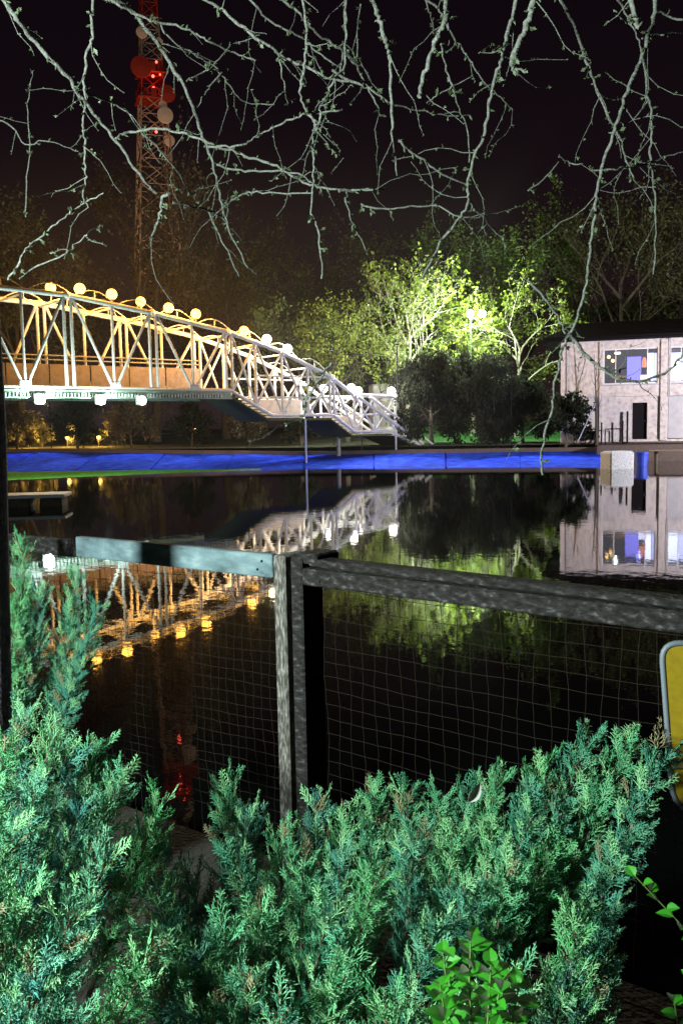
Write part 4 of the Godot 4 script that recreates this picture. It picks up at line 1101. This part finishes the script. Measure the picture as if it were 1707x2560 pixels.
func make_small_things() -> void:
	# invented floodlights on slim posts, added to brighten the blue apron
	var spots := [[-27.0, -62.0, 0.9, 85.0], [-19.5, -60.2, 0.9, 82.0], [-12.5, -58.4, 0.9, 92.0], [-6.0, -57.0, 0.9, 78.0], [-0.4, -55.9, 0.88, 140.0], [3.4, -52.2, 0.8, 120.0], [9.8, -51.0, 0.8, 140.0]]
	var ords := ["first", "second", "third", "fourth", "fifth", "sixth", "seventh"]
	for k in spots.size():
		var s: Array = spots[k]
		var b := thing("added_shore_light", "added slim post with a floodlight to brighten the blue apron, %s from the left" % ords[k], "floodlight", Vector3(s[0], s[2], s[1]), 0.0, "added floodlights brightening the blue apron")
		part("post", bar(Vector3(0, -0.2, 0), Vector3(0, 5.9, 0), 0.03, 8), M.black_paint, b)
		var head := part("head", box(Vector3(0.22, 0.08, 0.16), 0.02), M.black_paint, b, Vector3(0, 5.94, 0.06))
		part("lens_light", box(Vector3(0.16, 0.01, 0.1), 0.003), glow(lin(0.6, 0.7, 1.0), 1.0), head, Vector3(0, -0.046, 0))
		var l := SpotLight3D.new()
		l.name = "lamp_light"
		l.light_color = lin(0.62, 0.72, 1.0)
		l.light_energy = s[3]
		l.light_size = 0.05
		l.spot_angle = 27.0
		l.spot_angle_attenuation = 0.4
		l.spot_range = 60.0
		l.spot_attenuation = 2.0
		l.shadow_enabled = true
		b.add_child(l)
		l.position = Vector3(0, 5.86, 0.1)
		l.rotation.x = deg_to_rad(-37)
		l.rotation.y = PI
	# stone block, blue tub, planks
	var blk := thing("stone_block", "pale weathered stone block standing in the water below the house", "block", Vector3(12.1, -0.2, -38.9), 0.25)
	var st := st_new()
	add_box(st, Vector3(0, 0.47, 0), Vector3(1.15, 0.94, 0.9), Basis.IDENTITY, 0.05)
	part("block", st.commit(), M.stone, blk)
	part("cap", box(Vector3(1.0, 0.06, 0.75), 0.02), M.stone, blk, Vector3(0.04, 0.95, -0.02))
	var tub := thing("blue_tub", "small blue plastic tub beside the pale stone block", "tub", Vector3(14.0, -0.1, -41.3), 0.2)
	part("body", lathe([[0.0, 0.0], [0.24, 0.0], [0.27, 0.55], [0.29, 0.7], [0.26, 0.7], [0.24, 0.1], [0.0, 0.1]], 18), mat(lin(0.015, 0.05, 0.5), 0.5), tub)
	part("rim", lathe([[0.27, 0.66], [0.31, 0.66], [0.31, 0.72], [0.27, 0.72]], 18), mat(lin(0.015, 0.05, 0.5), 0.5), tub)
	var dock := thing("plank_landing", "low brown plank landing at the water to the right of the stone block", "landing", Vector3(17.2, 0.0, -42.5), -0.28)
	for k in 5:
		part("plank", box(Vector3(4.6, 0.05, 0.2), 0.008), mat(lin(0.16 + 0.03 * (k % 2), 0.11, 0.09), 0.85), dock, Vector3(0, 0.62, -0.44 + k * 0.22))
	for x in [-2.0, 0.0, 2.0]:
		part("pile", bar(Vector3(x, -0.5, 0.3), Vector3(x, 0.6, 0.3), 0.07, 8), M.dark_bark, dock)
		part("pile", bar(Vector3(x, -0.5, -0.3), Vector3(x, 0.6, -0.3), 0.07, 8), M.dark_bark, dock)
	var ki := thing("kiosk", "small pale kiosk behind the lowest bridge lamps", "kiosk", Vector3(3.3, 1.0, -63.0), 0.2)
	part("wall", wall_with_holes([-0.9, -0.5, 0.5, 0.9], [0.0, 1.0, 2.0, 4.0], [[1, 1]], 0.15), M.plaster_grey, ki)
	part("wall", box(Vector3(1.8, 4.0, 1.2)), M.plaster_grey, ki, Vector3(0, 2.0, -0.9))
	part("shutter", box(Vector3(0.96, 0.96, 0.04), 0.01), M.steel_dark, ki, Vector3(0, 1.5, -0.1))
	part("roof", box(Vector3(2.3, 0.14, 2.0), 0.03), M.black_paint, ki, Vector3(0, 4.07, -0.7))
	var dl := part("dry_leaf", oval_leaf(0.05, 0.013), mat(lin(0.5, 0.46, 0.48), 0.8), self, Vector3(0.255, 1.31, -1.79))
	dl.rotation = Vector3(0.3, 0.2, -0.5)
	tag(dl, "pale curled dead leaf caught in the middle of the junipers", "leaf")
	# pontoon at the left
	var pon := thing("pontoon", "small white floating platform on the water at the left", "pontoon", Vector3(-9.1, 0.0, -25.2), 0.12)
	part("deck", box(Vector3(2.6, 0.1, 1.2), 0.02), mat(lin(0.6, 0.58, 0.66), 0.7), pon, Vector3(0, 0.3, 0))
	for x in [-0.9, 0.0, 0.9]:
		part("float", box(Vector3(0.6, 0.32, 1.0), 0.05), M.kerb, pon, Vector3(x, 0.09, 0))
	# railings before the house
	var turn := deg_to_rad(-17)
	var ux := Vector3(cos(turn), 0, -sin(turn))
	var uz := Vector3(sin(turn), 0, cos(turn))
	var a0 := Vector3(12.49, 0, -50.5)
	for rl in [[0.77, 1.95, "left"], [2.43, 3.21, "right"]]:
		var r := thing("hoop_railing", "dark pipe railing before the pale house wall, the %s one" % rl[2], "railing", a0 + ux * rl[0] + uz * 0.5 + Vector3(0, 0.85, 0), turn, "railings before the house")
		var w: float = rl[1] - rl[0]
		part("top_rail", bar(Vector3(0, 0.8, 0), Vector3(w, 0.8, 0), 0.03, 8), M.black_paint, r)
		part("upright", bar(Vector3(0, -0.05, 0), Vector3(0, 0.8, 0), 0.03, 8), M.black_paint, r)
		part("upright", bar(Vector3(w, -0.05, 0), Vector3(w, 0.8, 0), 0.03, 8), M.black_paint, r)
	for pp in [[2.24, 1.12, "between the two railings"], [3.36, 1.2, "right of the right railing"]]:
		var q := thing("bollard", "thin dark post %s at the house" % pp[2], "post", a0 + ux * pp[0] + uz * 0.5 + Vector3(0, 0.85, 0), turn)
		part("shaft", bar(Vector3(0, -0.05, 0), Vector3(0, pp[1], 0), 0.04, 8), M.black_paint, q)
		part("knob", ball(0.055, 10), M.black_paint, q, Vector3(0, pp[1], 0))
	rng.seed = 5
	var yt := thing("young_tree", "thin bare young tree tied with a stay before the house wall", "tree", a0 + ux * 1.95 + uz * 0.8 + Vector3(0, 0.85, 0))
	part("trunk", tube([Vector3(0.05, -0.1, 0), Vector3(0.02, 1.4, 0), Vector3(-0.02, 2.6, 0.02), Vector3(-0.08, 3.7, 0), Vector3(-0.14, 4.9, 0.03)], [0.1, 0.08, 0.05, 0.03, 0.012], 8), M.dark_bark, yt)
	for k in 9:
		var y := 1.9 + k * 0.3
		var a := k * 2.4
		part("branch", tube([Vector3(0, y, 0), Vector3(cos(a) * 0.22, y + 0.35, sin(a) * 0.2), Vector3(cos(a) * 0.3, y + 0.8, sin(a) * 0.28)], [0.022, 0.014, 0.006], 5), M.dark_bark, yt)
	part("stay", bar(Vector3(0, 2.3, 0.02), Vector3(-1.1, 0.1, 0.3), 0.025, 6), M.pole_blue, yt)

# ---------------------------------------------------------------- ground and water

func ground_y(x: float, d: float) -> float:
	var y := lerpf(0.84, 0.9, smoothstep(50.0, 56.0, d))
	y += 1.5 * smoothstep(57.0, 76.0, d) * smoothstep(-6.0, 6.0, x)
	y += 0.6 * smoothstep(60.0, 90.0, d) * (1.0 - smoothstep(-6.0, 6.0, x))
	return y

func sheet(rows: Array, fn: Callable) -> ArrayMesh:
	var st := st_new()
	for j in rows.size() - 1:
		for i in rows[j].size() - 1:
			var a: Vector3 = fn.call(rows[j][i])
			var b: Vector3 = fn.call(rows[j][i + 1])
			var c: Vector3 = fn.call(rows[j + 1][i + 1])
			var d: Vector3 = fn.call(rows[j + 1][i])
			quad(st, a, b, c, d)
	return st.commit()

func make_setting() -> void:
	var w := PlaneMesh.new()
	w.size = Vector2(240, 110)
	var water := setting("water", w, M.water)
	water.position = Vector3(0, 0, -45)
	# far apron: edge at the water, top line behind it
	var low := [Vector3(-90, -0.03, -48), Vector3(-17.7, -0.03, -46.0), Vector3(-1.8, -0.03, -44.4), Vector3(8.5, -0.03, -41.9), Vector3(11.5, -0.03, -39.2), Vector3(11.9, -0.03, -39.0)]
	var high := [Vector3(-90, 0.85, -62), Vector3(-19.4, 0.8, -57.4), Vector3(-2.15, 0.42, -52.6), Vector3(10.1, 0.45, -50.0), Vector3(14.3, 0.45, -48.8), Vector3(15.5, 0.45, -48.4)]
	var lows := []
	var highs := []
	for k in low.size() - 1:
		for j in 8:
			lows.append(low[k].lerp(low[k + 1], j / 8.0))
			highs.append(high[k].lerp(high[k + 1], j / 8.0))
	lows.append(low[-1])
	highs.append(high[-1])
	var apron := setting("pond_apron", sheet([lows.map(func(p): return p + Vector3(0, -0.05, 0)), highs.map(func(p): return p + Vector3(0, -0.05, 0))], func(p): return p), M.blue_paint)
	rng.seed = 17
	for k in low.size() - 1:
		var n := maxi(1, int(low[k].distance_to(low[k + 1]) / 3.2))
		if k == 0:
			n = 12
		for i in n:
			var f0 := i / float(n) + 0.004
			var f1 := (i + 1) / float(n) - 0.004
			var a: Vector3 = low[k].lerp(low[k + 1], f0)
			var b: Vector3 = low[k].lerp(low[k + 1], f1)
			var c: Vector3 = high[k].lerp(high[k + 1], f1)
			var d: Vector3 = high[k].lerp(high[k + 1], f0)
			var lift := Vector3(0, rng.randf_range(0.0, 0.03), rng.randf_range(-0.1, 0.1))
			var st := st_new()
			quad(st, a + lift, b + lift, c + lift, d + lift)
			var dn := Vector3(0, -0.12, 0)
			quad(st, a + lift + dn, b + lift + dn, b + lift, a + lift)
			quad(st, b + lift + dn, c + lift + dn, c + lift, b + lift)
			quad(st, d + lift + dn, a + lift + dn, a + lift, d + lift)
			part("slab", st.commit(), M.blue_paint, apron)
	# dark kerb between apron and ground
	var k0 := highs.map(func(p): return p + Vector3(0, -0.3, 0.05))
	var k1 := highs.map(func(p): return p + Vector3(0, 0.22, 0.05))
	var k2 := highs.map(func(p): return p + Vector3(0, 0.22, -0.5))
	setting("kerb", sheet([k0, k1, k2], func(p): return p), M.kerb)
	# right-hand bank before the house
	var bank := st_new()
	add_box(bank, Vector3(20.0, 0.2, -46.6), Vector3(12.6, 1.2, 3.4), Basis(Vector3.UP, deg_to_rad(-17)), 0.05)
	setting("terrace", bank.commit(), M.kerb)
	var rows := []
	for d in [0.0, 1.2, 3.0, 5.5, 9.0, 13.0, 18.0, 25.0, 35.0, 60.0, 120.0, 240.0, 500.0]:
		var row := []
		for p in highs:
			var f: Vector3 = p + Vector3(0, 0, -d - 0.3)
			f.x *= 1.0 + d * 0.02
			row.append(f)
		var last: Vector3 = row[-1]
		for e in [6.0, 12.0, 20.0, 40.0, 90.0]:
			row.append(Vector3(last.x + e, last.y, last.z + minf(e, 20.0) * 0.25))
		rows.append(row)
	setting("ground", sheet(rows, func(p): return Vector3(p.x, ground_y(p.x, -p.z) if -p.z > 40 else 0.8, p.z)), M.far_soil)
	var lrows := []
	for j in 12:
		var row := []
		for i in 20:
			row.append(Vector3(4.0 + i * 0.75, 0, -53.6 - j * 1.6))
		lrows.append(row)
	setting("lawn", sheet(lrows, func(p): return Vector3(p.x, ground_y(p.x, -p.z) + 0.02 + 0.05 * smoothstep(54, 57, -p.z), p.z)), M.lawn)
	# near bank: everything on this side of the fence line
	var dir := Vector3(cos(deg_to_rad(36)), 0, sin(deg_to_rad(36)))
	var out := Vector3(sin(deg_to_rad(36)), 0, -cos(deg_to_rad(36)))
	var c := Vector3(-0.204, 0, -2.95) + out * 0.3
	var near := []
	for r in [[0.0, -0.4], [0.0, 0.32], [-0.12, 0.47], [-0.4, 0.5], [-1.5, 0.5], [-4.0, 0.5], [-14.0, 0.52]]:
		var row := []
		for k in 33:
			var t := -24.0 + k * 1.5
			row.append(c + dir * t + out * r[0] + Vector3(0, r[1], 0))
		near.push_front(row)
	near.reverse()
	setting("bank", sheet(near, func(p): return p), M.soil)
	# green strip along the lip of the apron at the left, with a ragged inner edge
	rng.seed = 8
	var al := []
	var ah := []
	for k in 40:
		var f := k / 39.0
		var lo: Vector3 = Vector3(-19.0, -0.01, -46.1).lerp(Vector3(-4.0, -0.01, -44.6), f)
		al.append(lo + Vector3(0, -0.01, lerpf(11.0, 0.3, pow(f, 0.75)) + rng.randf_range(-0.15, 0.15)))
		ah.append(lo + Vector3(0, 0.035, -0.15 + rng.randf_range(-0.2, 0.2)))
	var alg := part("green_strip_sheet", sheet([al, ah], func(p): return p + Vector3(0, 0.024, 0)), M.green_strip, self)
	alg.set_meta("kind", "stuff")
	tag(alg, "green strip lying along the water's edge below the blue apron", "green_strip")

# ----------------------------------------------------------------

func _ready() -> void:
	# camera
	var cam := Camera3D.new()
	cam.name = "camera"
	cam.fov = 60.0
	cam.near = 0.05
	cam.far = 2000.0
	add_child(cam)
	var right := Vector3(0.99981569, -0.01910917, 0.00185317)
	var up := Vector3(0.01919882, 0.9951471, -0.09650727)
	cam.transform = Transform3D(Basis(right, up, right.cross(up)), Vector3(0, 2.1, 0))
	cam.current = true
	# night sky
	var env := Environment.new()
	env.background_mode = Environment.BG_SKY
	var sky := Sky.new()
	var sm := ProceduralSkyMaterial.new()
	sm.sky_top_color = lin(0.0032, 0.0016, 0.0034)
	sm.sky_horizon_color = lin(0.022, 0.012, 0.013)
	sm.sky_curve = 0.12
	sm.ground_bottom_color = lin(0.001, 0.001, 0.001)
	sm.ground_horizon_color = lin(0.006, 0.004, 0.005)
	sm.sun_angle_max = 1.0
	sky.sky_material = sm
	env.sky = sky
	env.tonemap_mode = Environment.TONE_MAPPER_LINEAR
	env.tonemap_exposure = 1.0
	env.sdfgi_enabled = true
	env.ssao_enabled = true
	env.ssil_enabled = true
	var we := WorldEnvironment.new()
	we.name = "night"
	we.environment = env
	add_child(we)
	# a very faint moon, high on the left
	var moon := DirectionalLight3D.new()
	moon.name = "moon"
	moon.light_energy = 0.002
	moon.light_angular_distance = 0.5
	moon.light_color = lin(0.9, 0.92, 1.0)
	moon.shadow_enabled = true
	add_child(moon)
	moon.rotation_degrees = Vector3(-50, -60, 0)

	make_materials()
	make_setting()
	make_bridge()
	make_house()
	make_tower()
	make_trees()
	# lamps: the one in view by the trees, those outside the frame that light the near bank and the house
	park_lamp("tall park lamp with two white globes shining among the green trees", Vector3(8.36, 1.0, -57.0), 8.0, [-0.0, 0.75], lin(0.8, 1.0, 0.7), 190.0, 0.24, 24.0)
	park_lamp("low path lamp behind the viewer at the left", Vector3(-2.05, 0.5, -0.65), 1.85, [0.0], lin(0.78, 1.0, 0.86), 36.0, 0.12)
	var hf := thing("house_floodlight", "floodlight on a pole by the water, aimed at the pale house", "floodlight", Vector3(25.0, 0.0, -33.0))
	part("pole", bar(Vector3(0, -0.5, 0), Vector3(0, 4.4, 0), 0.05, 10), M.steel_dark, hf)
	part("head", box(Vector3(0.4, 0.3, 0.16), 0.03), M.steel_dark, hf, Vector3(0, 4.5, 0.0))
	part("lens_light", box(Vector3(0.32, 0.22, 0.01), 0.003), glow(lin(1.0, 0.84, 0.92), 5.0), hf, Vector3(0, 4.5, -0.09))
	var hs := SpotLight3D.new()
	hs.name = "lamp_light"
	hs.light_color = lin(1.0, 0.92, 0.95)
	hs.light_energy = 560.0
	hs.light_size = 0.15
	hs.spot_angle = 56.0
	hs.spot_angle_attenuation = 0.5
	hs.spot_range = 60.0
	hs.spot_attenuation = 2.0
	hs.shadow_enabled = true
	hf.add_child(hs)
	hs.look_at_from_position(hf.position + Vector3(0, 4.5, -0.2), Vector3(17.6, 2.6, -49.0))
	env.volumetric_fog_enabled = true
	env.volumetric_fog_density = 0.0
	var bloom_haze := FogVolume.new()  # fog box added to put a bloom round the bridge lamps
	bloom_haze.name = "bloom_haze"
	bloom_haze.shape = RenderingServer.FOG_VOLUME_SHAPE_BOX
	bloom_haze.size = Vector3(34, 14, 18)
	var fm := FogMaterial.new()
	fm.density = 0.0007
	fm.albedo = Color(0.9, 0.9, 0.9)
	bloom_haze.material = fm
	bloom_haze.set_meta("kind", "stuff")
	tag(bloom_haze, "added fog box giving the bridge lamps a bloom", "bloom_haze")
	add_child(bloom_haze)
	bloom_haze.position = Vector3(-8.0, 7.4, -45.0)
	make_small_things()
	make_junipers()
	make_fence()
	make_sign()
	make_overhang()
	make_sprouts()

func make_trees() -> void:
	var big := [tree_meshes(101, 22.0, 0.42, {"limbs": 9, "levels": 3, "reach": 0.27, "leaf": 0.34, "per": 5, "fuzz": 0.9}),
		tree_meshes(102, 22.0, 0.42, {"limbs": 10, "levels": 3, "reach": 0.25, "leaf": 0.34, "per": 5, "fuzz": 0.9, "clear": 0.2}),
		tree_meshes(103, 22.0, 0.4, {"limbs": 9, "levels": 3, "reach": 0.28, "leaf": 0.3, "per": 4, "fuzz": 0.8, "bare": 0.25})]
	var lit := tree_meshes(111, 12.0, 0.22, {"limbs": 9, "levels": 3, "reach": 0.3, "leaf": 0.26, "per": 4, "fuzz": 0.45, "bare": 0.35, "clear": 0.3})
	var lit2 := tree_meshes(112, 11.0, 0.18, {"limbs": 8, "levels": 3, "reach": 0.3, "leaf": 0.24, "per": 4, "fuzz": 0.45, "bare": 0.4, "clear": 0.45, "droop": 0.6})
	var bare := tree_meshes(113, 10.0, 0.18, {"limbs": 9, "levels": 3, "reach": 0.3, "leaf": 0.22, "per": 4, "fuzz": 0.45, "bare": 0.3})
	var dense := tree_meshes(114, 6.0, 0.16, {"limbs": 11, "levels": 3, "reach": 0.26, "leaf": 0.24, "per": 10, "bare": 0.2, "fuzz": 0.55, "clear": 0.3, "lift": 0.3, "droop": 0.5, "hang": 1.2})
	var dense2 := tree_meshes(115, 6.0, 0.16, {"limbs": 11, "levels": 3, "reach": 0.28, "leaf": 0.24, "per": 10, "bare": 0.2, "fuzz": 0.55, "clear": 0.3, "lift": 0.3, "droop": 0.5, "hang": 1.2})
	var shrub := tree_meshes(116, 3.0, 0.07, {"limbs": 9, "levels": 2, "reach": 0.3, "leaf": 0.2, "per": 10, "fuzz": 0.3, "clear": 0.08})
	var g := func(x: float, d: float) -> Vector3: return Vector3(x, ground_y(x, d), -d)
	tree("spring_tree", "leafy tree with pale limbs glowing yellow-green left of the park lamp", lit, M.pale_bark, M.leaf_spring, g.call(4.6, 61.0), 0.4, 1.05, "lit trees by the park lamp")
	tree("spring_tree", "slender lit tree between the park lamp and the house", lit2, M.pale_bark, M.leaf_spring, g.call(12.0, 61.0), 1.9, 1.0, "lit trees by the park lamp")
	tree("spring_tree", "pale-trunked tree right behind the park lamp", lit2, M.pale_bark, M.leaf_spring, g.call(9.6, 64.0), 4.0, 0.95, "lit trees by the park lamp")
	tree("bare_tree", "half-bare olive tree behind the stepped end of the bridge", bare, M.dark_bark, M.leaf_spring, g.call(0.5, 60.5), 0.0, 1.0)
	tree("bare_tree", "thin half-bare tree behind the lowest bridge lamps", bare, M.dark_bark, M.leaf_green, g.call(-2.6, 62.0), 2.0, 1.0)
	tree("weeping_tree", "dark drooping evergreen at the foot of the bridge stairs", dense, M.dark_bark, M.leaf_dark, g.call(5.5, 54.0), 0.0, 1.02, "dark trees on the far bank")
	tree("weeping_tree", "dark drooping evergreen in front of the green lawn", dense2, M.dark_bark, M.leaf_dark, g.call(8.7, 53.8), 1.2, 0.92, "dark trees on the far bank")
	tree("weeping_tree", "dark round evergreen nearest to the house", dense, M.dark_bark, M.leaf_dark, g.call(11.0, 53.6), 2.6, 0.74, "dark trees on the far bank")
	tree("dark_shrub", "dark shrub against the left corner of the house", shrub, M.dark_bark, M.leaf_dark, Vector3(12.5, 0.85, -49.4), 0.7, 1.05, "", "shrub")
	var rows := [
		[-33.0, 76.0, 0, 1.05, "leaf_brown", "dim brown tree far left behind the bridge"],
		[-25.0, 70.0, 1, 0.9, "leaf_olive", "dim olive tree behind the left bridge lamps"],
		[-15.0, 72.0, 2, 1.1, "leaf_brown", "dim tree below the radio tower"],
		[-9.5, 75.0, 0, 0.85, "leaf_olive", "dim rounded tree right of the radio tower"],
		[-3.0, 80.0, 1, 0.8, "leaf_olive", "dim tree behind the middle of the bridge"],
		[3.5, 78.0, 2, 0.82, "leaf_olive", "tall dim tree rising left of the park lamp"],
		[9.5, 74.0, 1, 0.82, "leaf_green", "tall green tree rising over the park lamp"],
		[15.5, 73.0, 0, 0.82, "leaf_green", "tall green tree behind the left end of the house roof"],
		[21.5, 70.0, 2, 0.85, "leaf_olive", "tall dim tree behind the house roof"],
		[28.0, 74.0, 1, 0.95, "leaf_olive", "tall dark tree behind the house at the right edge"],
		[-40.0, 84.0, 1, 0.9, "leaf_brown", "dark tree beyond the left end of the bridge"],
	]
	for k in rows.size():
		var r: Array = rows[k]
		tree("park_tree", r[5], big[r[2]], M.dark_bark, M[r[4]], g.call(r[0], r[1]), k * 1.7, r[3], "trees behind the pond")
	var names := ["dark bush under the bridge at the far left", "dark bush under the bridge below the first floodlight", "dark bush under the bridge below the second floodlight", "dark bush under the middle of the bridge", "dark bush under the bridge left of the slender column", "dark bush under the landing of the bridge stairs"]
	var xs := [[-22.5, 62.0, 1.2], [-18.0, 61.0, 1.35], [-14.0, 60.0, 1.2], [-10.0, 60.0, 1.1], [-6.0, 59.0, 1.0], [-2.5, 58.0, 0.9]]
	for k in xs.size():
		tree("dark_bush", names[k], shrub, M.dark_bark, M.leaf_dark if k % 2 else M.leaf_brown, g.call(xs[k][0], xs[k][1]), k * 2.1, xs[k][2], "bushes behind the bridge", "bush")
	# two amber garden lights and the bushes they light, seen under the bridge
	for q in [[-22.6, 64.5, "far left garden light"], [-20.2, 66.0, "second garden light from the left"], [-17.6, 65.0, "third garden light from the left"]]:
		var o := thing("garden_light", "small amber %s under the bridge" % q[2], "garden light", g.call(q[0], q[1]), 0.0, "amber garden lights")
		part("post", bar(Vector3(0, -0.1, 0), Vector3(0, 0.55, 0), 0.06, 8), M.steel_dark, o)
		var bulb := part("globe", ball(0.14, 14), glow(lin(1.0, 0.6, 0.12), 6.0), o, Vector3(0, 0.68, 0))
		omni(bulb, Vector3.ZERO, lin(1.0, 0.55, 0.1), 12.0, 0.13)
		tree("lit_bush", "bush lit amber by the %s" % q[2], shrub, M.dark_bark, M.leaf_olive, g.call(q[0] + 0.7, q[1] + 1.1), q[0], 0.7, "bushes lit by garden lights", "bush")
